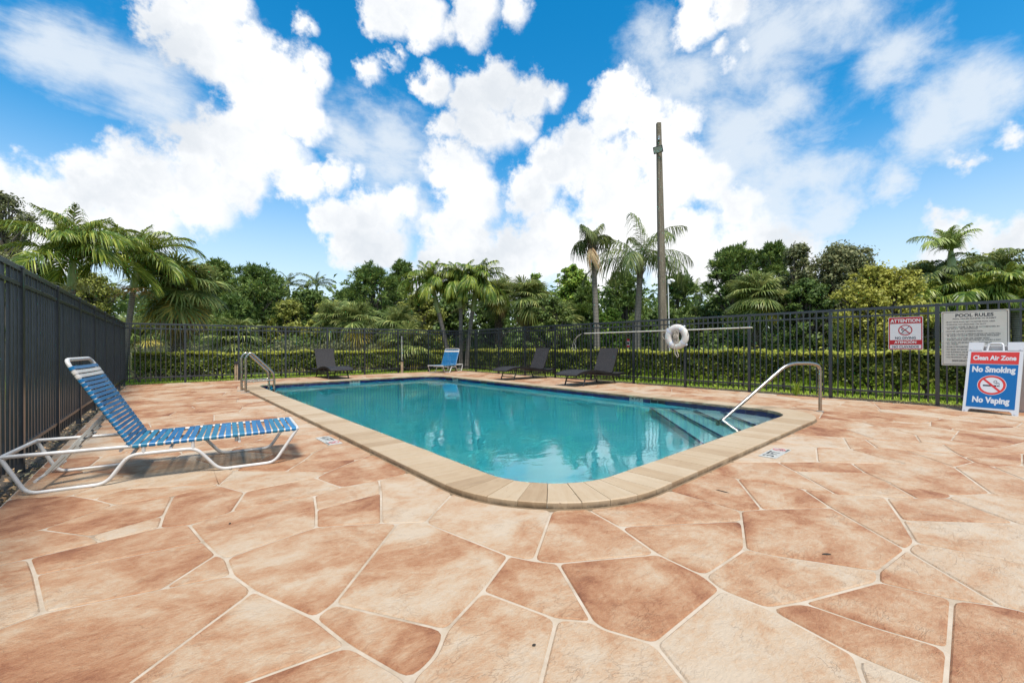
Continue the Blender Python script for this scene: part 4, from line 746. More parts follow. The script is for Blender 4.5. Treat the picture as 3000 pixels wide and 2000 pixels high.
# ---- rescue pole on the fence
e = empty('rescue_pole', (9.985, 3.83, 1.391), 0, 'long white rescue pole with wire hook hung along the right fence', 'rescue pole')
MB().tube([(0, 0, 0), (0, 2.4, -.008), (0, 4.75, -.012)], .0155, 10).build('pole', m_poly, e, True)
MB().tube([(0, 4.70, -.012), (0, 4.80, -.012)], .022, 10).build('end_grip', m_blk, e, True)
MB().tube([(0, 4.78, -.012), (0, 4.95, -.06), (-.01, 5.10, -.20), (-.01, 5.17, -.36), (-.01, 5.14, -.49), (-.01, 5.06, -.52), (-.01, 5.03, -.46), (-.005, 5.08, -.30), (0, 5.02, -.14), (0, 4.86, -.04), (0, 4.78, -.014)], .0055, 6).build('hook', m_poly, e, True)
for y in (.25, 2.9, 4.4): MB().tube([(.01, y, -.03), (-.022, y, -.025), (-.024, y, .01), (-.018, y, .022)], .005, 5).build('hanger', m_blk, e)
# ---- life ring
e = empty('life_ring', (9.90, 5.53, 1.22), 0, 'round white life ring with a coiled rope hanging on the right fence', 'life ring'); R0, rt0 = .222, .088
MB().tube([(0, R0 * cos(2 * pi * k / 36), R0 * sin(2 * pi * k / 36)) for k in range(36)], .056, 14, closed=True, flat=rt0 / .056).build('ring', m_foam, e, True)
for a in (38, 128, 218, 308):
    c_ = Vector((0, R0 * cos(radians(a)), R0 * sin(radians(a)))); o_ = Vector((0, cos(radians(a)), sin(radians(a)))); pts = []
    for k in range(16): t_ = 2 * pi * k / 16; pts.append(c_ + o_ * (rt0 + .003) * cos(t_) + Vector((1, 0, 0)) * (.056 + .003) * sin(t_))
    s_ = Vector((0, -sin(radians(a)), cos(radians(a)))) * .022; b = MB()
    b.add([p_ + s_ for p_ in pts] + [p_ - s_ for p_ in pts], [(k, (k + 1) % 16, 16 + (k + 1) % 16, 16 + k) for k in range(16)]); b.build('band', m_band, e, True)
    q = c_ + o_ * (rt0 + .012); MB().bbox(-.02, .02, -.02, .02, -.012, .014, .004, Matrix.Translation(q) @ Matrix.Rotation(radians(a - 90), 4, 'X')).build('rope_loop', m_band, e)
rd = random.Random(4)
for k in range(13):
    w_ = rd.uniform(.05, .10); hh = rd.uniform(.12, .17); c_ = Vector((-.035 - .012 * rd.random(), rd.uniform(-.03, .03), -.01 + rd.uniform(-.03, .03))); tl = rd.uniform(-.35, .35); pts = []
    for j in range(18):
        t_ = 2 * pi * j / 18; y_, z_ = w_ * sin(t_) * (1 - .55 * abs(cos(t_ * .5 + pi / 4)) * .3), hh * cos(t_); wst = .45 + .55 * abs(z_) / hh
        pts.append(c_ + Vector((rd.uniform(-.006, .006), y_ * wst * cos(tl) - z_ * sin(tl), y_ * sin(tl) + z_ * cos(tl))))
    MB().tube(pts, .0065, 6, closed=True).build('rope_coil', m_rope, e, True)
for k in range(4): MB().tube([(-.06, .055 * cos(2 * pi * j / 12), -.015 + .012 * k + .016 * sin(2 * pi * j / 12)) for j in range(12)], .0065, 6, closed=True).build('rope_wrap', m_rope, e, True)
MB().tube([(-.06, .02, -.15), (-.06, .03, -.30), (-.055, .01, -.42), (-.05, -.05, -.50), (-.05, -.075, -.47), (-.055, -.055, -.40), (-.06, -.03, -.33), (-.06, -.05, -.25)], .0085, 7).build('rope_tail', m_rope, e, True)
MB().tube([(-.04, .27, .13), (-.03, .36, .10), (-.02, .38, .03), (-.02, .33, -.04), (-.03, .26, -.07)], .0065, 6).build('grab_line', m_rope, e, True)
MB().tube([(-.04, -.30, .12), (-.03, -.31, .07), (-.03, -.29, .02)], .0065, 6).build('grab_line', m_rope, e, True)

# ---- signs on the right fence (local frame: u to the right seen from the pool, v up, w towards the pool)
def wall_frame(x, y, z): return Matrix(((0, 0, -1, x), (-1, 0, 0, y), (0, 1, 0, z), (0, 0, 0, 1)))
def sign_root(name, M_, label):
    e = bpy.data.objects.new(name, None); COL.objects.link(e); e.matrix_world = M_; e.empty_display_size = .1; return tag(e, label, 'sign')
def rrect(w, h, r, k=4, cx=0, cy=0):
    o = []
    for sx, sy, a0 in ((1, 1, 0), (-1, 1, 90), (-1, -1, 180), (1, -1, 270)):
        for j in range(k + 1): a = radians(a0 + 90 * j / k); o.append((cx + sx * (w / 2 - r) + r * cos(a), cy + sy * (h / 2 - r) + r * sin(a)))
    return o
def ring_poly(b, cx, cy, rx, ry, t, z, n=32):
    vs_ = [(cx + rx * cos(2 * pi * k / n), cy + ry * sin(2 * pi * k / n), z) for k in range(n)] + [(cx + (rx - t) * cos(2 * pi * k / n), cy + (ry - t) * sin(2 * pi * k / n), z) for k in range(n)]
    b.add(vs_, [(k, (k + 1) % n, n + (k + 1) % n, n + k) for k in range(n)])
def bar2(b, x0, y0, x1, y1, t, z):
    d_ = Vector((x1 - x0, y1 - y0)).normalized(); n_ = Vector((-d_.y, d_.x)) * t / 2; b.add([(x0 + n_.x, y0 + n_.y, z), (x0 - n_.x, y0 - n_.y, z), (x1 - n_.x, y1 - n_.y, z), (x1 + n_.x, y1 + n_.y, z)], [(0, 1, 2, 3)])
T_ = Matrix.Translation
e = sign_root('warning_sign', wall_frame(10.02, 1.368, 1.205), 'red and white attention no diving sign on the right fence')
MB().prism(rrect(.447, .565, .018), 0, .006).build('panel', m_sgn_a, e)
b = MB(); o1 = rrect(.432, .55, .016); o2 = rrect(.404, .522, .010); n = len(o1); b.add([(x, y, .0068) for x, y in o1] + [(x, y, .0068) for x, y in o2], [(i, (i + 1) % n, n + (i + 1) % n, n + i) for i in range(n)]); b.build('red_border', m_sgn_red, e)
MB().box(-.203, .203, .168, .262, .0061, .0072).build('red_band', m_sgn_red, e); MB().box(-.203, .203, -.198, -.116, .0061, .0072).build('red_band', m_sgn_red, e)
text('word_attention', 'ATTENTION', .080, m_sgn_a, e, T_((0, .214, .0076)), .035, wide=.86); text('words_no_diving', 'NO DIVING', .056, m_ink2, e, T_((0, -.082, .0066)), .022, wide=.92)
text('word_atencion', 'ATENCIÓN', .060, m_sgn_a, e, T_((0, -.157, .0076)), .03, wide=.92); text('words_no_clavados', 'NO CLAVADOS', .054, m_ink2, e, T_((0, -.234, .0066)), .022, wide=.90)
b = MB(); ring_poly(b, 0, .055, .092, .092, .014, .0074); bar2(b, -.062, .116, .062, -.006, .014, .0075); b.build('prohibition_ring', m_sgn_red, e)
b = MB(); bar2(b, -.045, .012, .012, .075, .012, .0066); bar2(b, .01, .07, .045, .112, .009, .0066); bar2(b, -.02, .035, -.05, .062, .008, .0066); b.prism([(-.045 + .011 * cos(k), .065 + .011 * sin(k)) for k in np.linspace(0, 5.8, 9)], .0062, .0067); b.build('diver', m_ink2, e)
b = MB(); b.tube([(-.06 + .012 * k, .004 + .004 * sin(k * 1.6), .0066) for k in range(11)], .0025, 4); b.build('waves', m_ink2, e)
e = sign_root('rules_sign', wall_frame(10.015, .555, 1.107), 'large weathered white pool rules sign behind the sandwich board')
MB().prism(rrect(.735, .875, .012), 0, .006).build('panel', m_sgn_w, e)
b = MB(); o1 = rrect(.705, .845, .006); o2 = rrect(.693, .833, .005); n = len(o1); b.add([(x, y, .0066) for x, y in o1] + [(x, y, .0066) for x, y in o2], [(i, (i + 1) % n, n + (i + 1) % n, n + i) for i in range(n)]); b.build('border_line', m_ink2, e)
text('title', 'POOL RULES', .072, m_ink2, e, T_((0, .365, .0064)), .025, wide=1.02)
text('rule_line', 'POOL HOURS SUNRISE TO SUNSET', .030, m_ink2, e, T_((0, .312, .0064)), .008, wide=1.0)
RULES = [(.262, '- MUST HAVE POOL KEY TO ENTER POOL AREA'), (.222, '- WARNING: NO LIFEGUARD ON DUTY'), (.180, '- CHILDREN UNDER 16 MUST BE ACCOMPANIED BY'), (.153, '   AN ADULT.  NO EXCEPTIONS'), (.112, '- SHOWER BEFORE ENTERING POOL'), (.070, '- ANYONE CAUGHT JUMPING FENCE OR GATE WILL'), (.042, '   BE ASKED TO LEAVE AND LOSE POOL PRIVILEGES'), (.000, '- ALL POOL ACTIVITIES ARE UNDER VIDEO'), (-.028, '   SURVEILLANCE AND RECORDED 24 HOURS A DAY'), (-.068, '- NO FOOD OR BEVERAGE          DISPOSE OF'), (-.096, '   ALL TRASH'), (-.136, '- GLASS IS PROHIBITED'), (-.180, '- NO BIKES OR SKATE'), (-.222, '- NO RUNNING OR HOR'), (-.264, '- NO PETS IN POOL OR P'), (-.306, '- NO PROFANITY OR P')]
for v_, s_ in RULES: text('rule_line', s_, .0275, m_ink2, e, T_((-.325, v_, .0064)), .006, 'LEFT', .93)
text('rule_line', 'EMERGENCY', .032, m_ink2, e, T_((-.155, -.360, .0064)), .012, wide=1.0)
for sx in (-.345, .345):
    for sy in (-.415, .415): MB().prism([(sx + .008 * cos(k), sy + .008 * sin(k)) for k in np.linspace(0, 5.6, 8)], .0062, .009).build('bolt', m_tan, e)

# ---- sandwich board
ang_f = radians(180 + 78.3)           # direction of the board's foot line, left to right
ur = Vector((cos(ang_f), sin(ang_f), 0)); back = Vector((-ur.y, ur.x, 0)); back = back if back.x > 0 else -back
Wb, Hs, lean = .56, 1.085, .30; up = Vector((0, 0, 1.04)) + back * lean; upn = up.normalized(); nrm = ur.cross(upn); nrm = nrm if nrm.x < 0 else -nrm
mid_ = (Vector((9.379, .641, 0)) + Vector((9.268, .105, 0))) / 2 + back * .0
Mx = Matrix(((ur.x, upn.x, nrm.x, mid_.x), (ur.y, upn.y, nrm.y, mid_.y), (ur.z, upn.z, nrm.z, .004), (0, 0, 0, 1)))
e = sign_root('sandwich_board', Mx, 'white folding sandwich board with red and blue no smoking no vaping panel'); e['category'] = 'sign board'
h_ = Wb / 2
front = [(-h_, 0), (-h_ + .055, 0), (-h_ + .062, .035), (-h_ + .085, .055), (h_ - .085, .055), (h_ - .062, .035), (h_ - .055, 0), (h_, 0), (h_, .95), (-h_, .95)]
MB().prism(front, -.030, 0).build('front_panel', m_sgn_a, e)
for sx in (-1, 1):
    MB().prism([(sx * h_, .951), (sx * h_, 1.075), (sx * (h_ - .16), 1.075), (sx * (h_ - .15), .951)][::(1 if sx < 0 else -1)], -.034, .004).build('shoulder', m_sgn_a, e)
b = MB(); b.tube(bez([(-.085, .94, -.015), (-.070, 1.06, -.015), (.070, 1.06, -.015), (.085, .94, -.015)], .03), .014, 6); b.build('handle', m_sgn_a, e)
MB().box(-h_ + .035, h_ - .035, .745, .925, .0005, .0025).build('red_panel', m_sgn_red2, e); MB().box(-h_ + .035, h_ - .035, .085, .735, .0005, .0025).build('blue_panel', m_sgn_blue, e)
text('words_clean_air_zone', 'Clean Air Zone', .096, m_sgn_a, e, T_((0, .832, .0030)), .04, wide=.72); text('words_no_smoking', 'No Smoking', .118, m_sgn_a, e, T_((0, .655, .0030)), .045, wide=.74); text('words_no_vaping', 'No Vaping', .118, m_sgn_a, e, T_((0, .195, .0030)), .045, wide=.74)
b = MB(); b.prism([(.148 * cos(2 * pi * k / 36), .425 + .148 * sin(2 * pi * k / 36)) for k in range(36)], .0026, .0032); b.build('white_disc', m_sgn_a, e)
b = MB(); ring_poly(b, 0, .425, .142, .142, .026, .0040, 40); bar2(b, -.088, .515, .088, .335, .026, .0041); b.build('prohibition_ring', m_sgn_red2, e)
b = MB(); bar2(b, -.088, .415, .050, .415, .022, .0036); b.build('cigarette', m_ink2, e); b = MB(); bar2(b, .056, .415, .066, .415, .022, .0036); bar2(b, .070, .415, .080, .415, .022, .0036); b.build('ash', m_ink2, e)
b = MB(); b.tube([(.075, .435, .0036), (.078, .452, .0036), (.062, .462, .0036), (.048, .470, .0036), (.050, .490, .0036), (.036, .496, .0036), (.020, .482, .0036), (.024, .462, .0036), (.040, .458, .0036), (.058, .446, .0036)], .003, 4); b.build('smoke', m_ink2, e)
for sx in (-1, 1):
    for v_ in (.03, .97): MB().prism([(sx * (h_ - .028) + .008 * cos(k), v_ + .008 * sin(k)) for k in np.linspace(0, 5.6, 8)], .0042, .0075).build('rivet', m_band, e)
# rear leaf of the board
rb = (Vector((0, 0, -1.04)) + back * .28); rbl = Mx.inverted().to_3x3() @ rb; rbl.normalize(); rn = Vector((1, 0, 0)).cross(rbl); Mr = Matrix(((1, rbl.x, rn.x, 0), (0, rbl.y, rn.y, 1.045), (0, rbl.z, rn.z, -.036), (0, 0, 0, 1)))
MB().box(-h_, h_, .012, 1.05, -.012, .012, Mr).build('rear_panel', m_sgn_a, e)

# ---- light pole
q = at(1944, 15.0); e = empty('light_pole', (q.x, q.y, 0), -YAW, 'tall square concrete light pole behind the right fence', 'pole'); H_ = hz(363, 15.0)
b = MB(); secs = [(-.1, .134), (2.0, .124), (5.0, .103), (H_, .074)]; vs_ = []
lx = lambda z_: -0.0165 * z_
for z_, r_ in secs:
    for sx, sy in ((1, .7), (.7, 1), (-.7, 1), (-1, .7), (-1, -.7), (-.7, -1), (.7, -1), (1, -.7)): vs_.append((lx(z_) + sx * r_, sy * r_, z_))
fs_ = [(i * 8 + k, i * 8 + (k + 1) % 8, i * 8 + 8 + (k + 1) % 8, i * 8 + 8 + k) for i in range(3) for k in range(8)] + [tuple(range(24, 32))]
b.add(vs_, fs_); b.build('shaft', m_concrete, e)
zf = hz(439, 14.8); f0 = Vector((lx(zf) - .10, -.17, zf)); nz = Vector((-.42, -.80, -.42)).normalized(); rx = Vector((.96, -.20, .22)); rx = (rx - nz * rx.dot(nz)).normalized(); ry = nz.cross(rx)
Mf = Matrix(((rx.x, ry.x, nz.x, f0.x), (rx.y, ry.y, nz.y, f0.y), (rx.z, ry.z, nz.z, f0.z), (0, 0, 0, 1)))
fl = MB().bbox(-.155, .155, -.115, .115, -.05, .0, .008, Mf).build('flood_light', m_blk, e); MB().box(-.13, .13, -.09, .09, .0005, .004, Mf).build('lens', Mat('lamp_glass', rgb(176, 178, 170), .25), fl)
MB().tube([f0 - nz * .05, f0 - nz * .10 + Vector((.06, .02, 0)), Vector((lx(zf), -.05, zf - .02))], .014, 6).build('bracket', m_blk, e)
z1 = hz(403, 14.8); MB().bbox(-.035, .035, -.04, .03, -.07, .07, .006, T_((lx(z1) - .04, -.11, z1))).build('sensor_box', Mat('grey_box', rgb(150, 152, 156, .8), .5), e)
zc = hz(826, 14.8)
MB().tube([(.185, -.10, -.05), (.150, -.10, 2.0), (.130, -.09, zc - .1)], .020, 7).build('conduit', m_pvc, e, True)
MB().tube([(.02, -.10, zc + .30), (.22, -.13, zc + .28)], .014, 6).build('camera_arm', m_blk, e)
MB().bbox(-.055, .055, -.05, .05, -.09, .06, .01, T_((.155, -.11, zc + .02))).build('camera_box', m_pvc, e)
MB().tube([(.19, -.13, zc + .06), (.26, -.17, zc + .03), (.31, -.19, zc - .01)], [.05, .058, .045], 10).build('security_camera', m_pvc, e, True)
# ---- small warning plate seen through the fence
e = sign_root('warning_plate', wall_frame(13.4, 9.0, 1.02), 'tiny red and white plate seen through the fence below the tall palms')
q = at(1840, 17.0); e.matrix_world = wall_frame(q.x, q.y, hz(1006, 17.0)); MB().box(-.10, .10, -.155, .155, -.01, 0).build('panel', m_sgn_a, e)
MB().box(-.10, .10, .075, .155, .0005, .003).build('red_band', m_sgn_red, e); MB().box(-.10, .10, -.155, -.085, .0005, .003).build('red_band', m_sgn_red, e); MB().box(-.04, .05, -.06, .05, .0005, .003).build('pictogram', m_ink, e)
MB().tube([(0, 0, -.03), (0, -.9, -.03), (0, -1.1, -.03)], .02, 6).build('stake', m_grey, e)
# ---- capped pipe stubs at the far fence
for (x, y, rod, lb) in ((2.06, 15.58, 0, 'pair of tan pipe stubs with a black cap beside the pool ladder'), (7.50, 15.55, 1, 'pair of tan pipe stubs with a thin white rod at the far fence')):
    e = empty('pipe_stub', (x, y, -.035), 0, lb, 'pipes', 'capped pipe stubs at the far fence')
    for dx in (-.026, .026): MB().tube([(dx, 0, 0), (dx, 0, .53 if not rod else .47)], .021, 8).build('pipe', m_tan, e, True)
    if not rod: MB().bbox(-.06, .06, -.04, .04, .53, .60, .008).build('cap', m_blk, e)
    else:
        MB().bbox(-.035, .035, -.03, .03, .47, .52, .006).build('cap', m_blk, e); MB().tube([(0, 0, .5), (0, .0, 1.45)], .009, 6).build('rod', m_pvc, e, True)
# ---- bits of leaf litter on the deck
for i, (x, y, lb) in enumerate(((2.47, .62, 'small dark dead leaf on a pale flagstone at right'), (.98, 1.06, 'dark speck of litter on the nearest middle flagstone'), (.35, 2.9, 'dark seed on a flagstone in front of the strap lounge'), (3.0, 1.35, 'dark twig in a deck joint right of the pool corner'))):
    b = MB(); r_ = random.Random(i); L_ = (.022, .008, .008, .05)[i]; w_ = (.007, .005, .006, .005)[i]; ring = [(L_ * cos(2 * pi * k / 9) * r_.uniform(.75, 1.1), w_ * sin(2 * pi * k / 9) * r_.uniform(.7, 1.2)) for k in range(9)]
    b.add([(x_, y_, .002) for x_, y_ in ring] + [(x_ * .6, y_ * .5, .006) for x_, y_ in ring], [(k, (k + 1) % 9, 9 + (k + 1) % 9, 9 + k) for k in range(9)] + [tuple(range(9, 18))])
    o = b.build('fallen_leaf', Mat('litter', (0.03, 0.024, 0.018, 1), .9), loc=(x, y, .0055), rot=(0, 0, r_.uniform(0, 3))); tag(o, lb, 'litter', 'litter on the deck')
# ================================================================ vegetation
LEAF_K = 2.65
def leafmat(name, dark, mid, light, trans=0.28, rough=0.5, big=0.5, hue=None):
    dark, mid, light = (tuple(min(.5, c * LEAF_K * k_) for c, k_ in zip(x, (1.22, 1.0, .80))) for x in (dark, mid, light))
    m = Mat(name, rough=rough, spec=0.25); g = m.node('ShaderNodeNewGeometry')
    r = g.outputs['Random Per Island']; n_ = m.noise(g.outputs['Position'], big, 3, 0.6)
    v = m.math('ADD', m.math('MULTIPLY', r, 0.6), m.math('MULTIPLY_ADD', n_, 1.1, -0.35))
    c = m.ramp(v, [(0.05, dark + (1,)), (0.5, mid + (1,)), (0.95, light + (1,))])
    m.color(c)
    t = m.node('ShaderNodeBsdfTranslucent'); m.l.new(m.mix(0.5, c, light + (1,)), t.inputs['Color'])
    x = m.node('ShaderNodeMixShader'); x.inputs[0].default_value = trans
    m.l.new(m.b.outputs[0], x.inputs[1]); m.l.new(t.outputs[0], x.inputs[2]); m.l.new(x.outputs[0], m.o.inputs['Surface'])
    return m
m_lf_oak = leafmat('foliage_oak', (0.014, 0.030, 0.010), (0.040, 0.070, 0.022), (0.095, 0.135, 0.045))
m_lf_dark = leafmat('foliage_dark', (0.010, 0.024, 0.008), (0.026, 0.052, 0.015), (0.060, 0.100, 0.028))
m_lf_vine = leafmat('foliage_vine', (0.016, 0.045, 0.008), (0.050, 0.105, 0.018), (0.130, 0.200, 0.040))
m_lf_yel = leafmat('foliage_yellow', (0.045, 0.058, 0.010), (0.120, 0.140, 0.028), (0.230, 0.235, 0.060))
m_lf_olive = leafmat('foliage_olive', (0.020, 0.034, 0.008), (0.070, 0.092, 0.022), (0.165, 0.190, 0.055))
m_lf_grey = leafmat('foliage_grey', (0.018, 0.030, 0.016), (0.050, 0.068, 0.036), (0.105, 0.125, 0.070))
m_needle = leafmat('pine_needles', (0.010, 0.028, 0.010), (0.034, 0.066, 0.018), (0.085, 0.125, 0.035), 0.15)
m_fr_ado = leafmat('frond_green', (0.008, 0.024, 0.005), (0.032, 0.066, 0.012), (0.150, 0.185, 0.042), 0.26, 0.36, 1.6)
m_fr_queen = leafmat('frond_queen', (0.012, 0.026, 0.009), (0.034, 0.058, 0.019), (0.095, 0.120, 0.045), 0.25, 0.45)
m_fr_pale = leafmat('frond_pale', (0.045, 0.080, 0.020), (0.110, 0.165, 0.050), (0.220, 0.270, 0.110), 0.35, 0.45)
m_fan = leafmat('fan_leaf', (0.010, 0.024, 0.008), (0.050, 0.082, 0.026), (0.165, 0.195, 0.080), 0.25, 0.42, 1.5)
m_fan_y = leafmat('fan_leaf_yellow', (0.07, 0.070, 0.014), (0.160, 0.140, 0.030), (0.260, 0.215, 0.060), 0.25, 0.5)
m_dead = leafmat('dead_leaf', (0.055, 0.040, 0.026), (0.130, 0.098, 0.064), (0.230, 0.185, 0.130), 0.1, 0.8)
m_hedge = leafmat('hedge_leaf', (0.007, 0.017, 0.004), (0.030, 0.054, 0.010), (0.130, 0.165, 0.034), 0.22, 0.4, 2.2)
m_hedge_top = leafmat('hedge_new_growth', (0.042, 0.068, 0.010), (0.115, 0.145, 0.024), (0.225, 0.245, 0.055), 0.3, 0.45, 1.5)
m_blade = leafmat('grass_blade', (0.040, 0.095, 0.010), (0.105, 0.205, 0.022), (0.210, 0.330, 0.055), 0.35, 0.5)
m_reed = leafmat('dry_reed', (0.10, 0.085, 0.040), (0.200, 0.165, 0.090), (0.330, 0.270, 0.160), 0.3, 0.7)
def barkmat(name, a, b_, ring=0.0):
    m = Mat(name, rough=0.9); p_ = m.co('Object'); n_ = m.noise(m.map(p_, (9, 9, 2.2)), 2.0, 6, 0.7)
    if ring:
        w = m.node('ShaderNodeTexWave', wave_type='BANDS', bands_direction='Z'); m.l.new(p_, w.inputs['Vector']); w.inputs['Scale'].default_value = ring; w.inputs['Distortion'].default_value = 1.2; w.inputs['Detail'].default_value = 2
        n_ = m.math('ADD', m.math('MULTIPLY', n_, 0.65), m.math('MULTIPLY', w.outputs['Fac'], 0.35))
    m.color(m.ramp(n_, [(0.28, a + (1,)), (0.72, b_ + (1,))])); m.bump(n_, 0.8, 0.02); return m
m_bark = barkmat('bark', (0.045, 0.036, 0.028), (0.16, 0.13, 0.10))
m_palm_bark = barkmat('palm_bark', (0.085, 0.072, 0.058), (0.25, 0.22, 0.185), 5.0)
m_boot_bark = barkmat('boot_bark', (0.040, 0.028, 0.020), (0.22, 0.165, 0.115))
m_shaft = Mat('crownshaft', (0.20, 0.26, 0.07, 1), 0.45)
m_shaft.color(m_shaft.ramp(m_shaft.noise(m_shaft.co('Object'), 2.5, 4), [(0.3, (0.13, 0.20, 0.045, 1)), (0.7, (0.27, 0.30, 0.11, 1))]))
m_fruit = Mat('fruit_stalk', (0.36, 0.34, 0.14, 1), 0.6)
m_fruit_o = Mat('fruit_stalk_orange', (0.40, 0.24, 0.08, 1), 0.6)

def leaf_quads(rng, P, Nrm, length, width, curl=0.25):
    """kite shaped leaves at points P facing about Nrm"""
    n = len(P); a = rng.normal(size=(n, 3)); Nrm = Nrm / np.maximum(np.linalg.norm(Nrm, axis=1, keepdims=True), 1e-6)
    t = a - Nrm * np.sum(a * Nrm, 1, keepdims=True); t /= np.maximum(np.linalg.norm(t, axis=1, keepdims=True), 1e-6)
    s = np.cross(Nrm, t); k = rng.uniform(0.65, 1.35, (n, 1)); L = length * k; W_ = width * k
    v0 = P - t * L * 0.5; v2 = P + t * L * 0.5 - Nrm * L * curl; m_ = P + Nrm * L * 0.08
    V = np.stack([v0, m_ + s * W_ * 0.5, v2, m_ - s * W_ * 0.5], 1).reshape(-1, 3)
    return V, np.arange(4 * n).reshape(-1, 4)
def clump_points(rng, n, C, R, shell=0.55):
    """points in ellipsoidal clumps C (k,3) radii R (k,3)"""
    w = (R[:, 0] * R[:, 1] * R[:, 2]) ** 0.67; i = rng.choice(len(C), n, p=w / w.sum()); d = rng.normal(size=(n, 3)); d /= np.linalg.norm(d, axis=1, keepdims=True)
    r = rng.uniform(0, 1, (n, 1)) ** shell; r *= 1 + 0.22 * rng.normal(size=(n, 1)) * (r > .8)
    return C[i] + d * r * R[i], d, i
def limb_path(a, b_, rng, k=5, wob=0.08):
    a = np.array(a, float); b_ = np.array(b_, float); L = np.linalg.norm(b_ - a); pts = []
    for i in range(k + 1):
        t = i / k; q = a * (1 - t) + b_ * t; q[2] += 0.12 * L * sin(pi * t) * 0.5
        if 0 < i < k: q += rng.normal(size=3) * wob * L * 0.35
        pts.append(tuple(q))
    return pts
def tree(name, loc, h, w, label, mat=None, leaf=0.13, n=5200, clumps=22, base=0.28, seed=0, group=None, cat='tree', flat=0.75, trunk_r=0.11, bark=None, gap=1.0, kind='leaf', parent_group=None, dome=True, stems=1):
    """broadleaf tree or pine: tapered trunk, limbs to each clump, crown of small leaves"""
    rng = np.random.default_rng(seed); root = empty(name, loc, 0, label, cat, group); mat = mat or m_lf_oak
    z0 = h * base; C = []; R = []
    for i in range(clumps):
        t = (i + 0.5) / clumps; z = z0 + (h - z0) * (t ** 0.8)
        u = (z - z0) / (h - z0); env = math.sqrt(max(0.03, 1 - (u * 1.02) ** 2.2)) if dome else (0.35 + 0.65 * sin(pi * min(1, u * 0.9 + .1)))
        rad = w * 0.5 * env; a = i * 2.399 + rng.uniform(-.4, .4); rr = rad * math.sqrt(rng.uniform(0.1, 1.0)) * rng.uniform(.62, 1.08)
        s = w * 0.5 * rng.uniform(0.14, 0.38) * gap
        C.append((rr * cos(a), rr * sin(a), min(z, h - s * flat * 0.6))); R.append((s * rng.uniform(.85, 1.25), s * rng.uniform(.85, 1.25), s * flat * rng.uniform(.8, 1.15)))
    for i in range(int(clumps * .55)):      # sprays that break the outline
        a = rng.uniform(0, 2 * pi); z = z0 + (h - z0) * rng.uniform(.12, 1.0); u = (z - z0) / (h - z0); env = math.sqrt(max(0.05, 1 - (u * .98) ** 2.2)); s = w * 0.5 * rng.uniform(.07, .15)
        rr = w * .5 * env * rng.uniform(.85, 1.16); C.append((rr * cos(a), rr * sin(a), min(h * 1.03, z + s * rng.uniform(0, 1.2)))); R.append((s * 1.2, s * 1.2, s * .8))
    C = np.array(C); R = np.array(R)
    tb = MB(); fork = z0 * 0.95 + 0.12 * h
    for st in range(stems):
        bx, by = (0, 0) if stems == 1 else (0.22 * cos(st * 2.2), 0.22 * sin(st * 2.2))
        tx, ty = rng.uniform(-.12, .12) * w * .3 + bx * 2, rng.uniform(-.12, .12) * w * .3 + by * 2
        tb.tube([(bx, by, -0.1), (bx * .9 + tx * .2, by * .9 + ty * .2, fork * .35), (bx + tx * .6, by + ty * .6, fork * .75), (tx, ty, fork), (tx * 1.3, ty * 1.3, h * 0.72)], [trunk_r * 1.35, trunk_r * 1.05, trunk_r * .9, trunk_r * .75, trunk_r * .25], 7)
    for c_ in C:
        tz = rng.uniform(0.6, 1.0) * fork + max(0, c_[2] - fork) * rng.uniform(0.1, 0.4)
        tb.tube(limb_path((0, 0, min(tz, h * .7)), tuple(c_), rng), [trunk_r * .42, trunk_r * .36, trunk_r * .3, trunk_r * .22, trunk_r * .15, trunk_r * .07], 5)
    tb.build('trunk', bark or m_bark, root, True)
    if kind == 'leaf':
        P, d, i = clump_points(rng, n, C, R, 0.5); Nn = d + rng.normal(size=d.shape) * 0.55 + np.array([0, 0, 0.45])
        V, F = leaf_quads(rng, P, Nn, leaf, leaf * 0.62)
    else:   # needle tufts: fans of thin blades
        k = 9; m_ = n // k; P, d, i = clump_points(rng, m_, C, R, 0.42); ax = d * 0.7 + np.array([0, 0, 0.75]) + rng.normal(size=d.shape) * 0.35
        P = np.repeat(P, k, 0); A = np.repeat(ax, k, 0) + rng.normal(size=(m_ * k, 3)) * 0.75; A /= np.linalg.norm(A, axis=1, keepdims=True)
        s = np.cross(A, rng.normal(size=A.shape)); s /= np.linalg.norm(s, axis=1, keepdims=True); L = leaf * rng.uniform(.7, 1.2, (len(A), 1)); wd = leaf * 0.16
        V = np.stack([P - s * wd * .4, P + A * L * .5 + s * wd * .6, P + A * L, P + A * L * .5 - s * wd * .6], 1).reshape(-1, 3); F = np.arange(len(V)).reshape(-1, 4)
    link('crown', np_mesh('crown', V, F, mat), root); return root

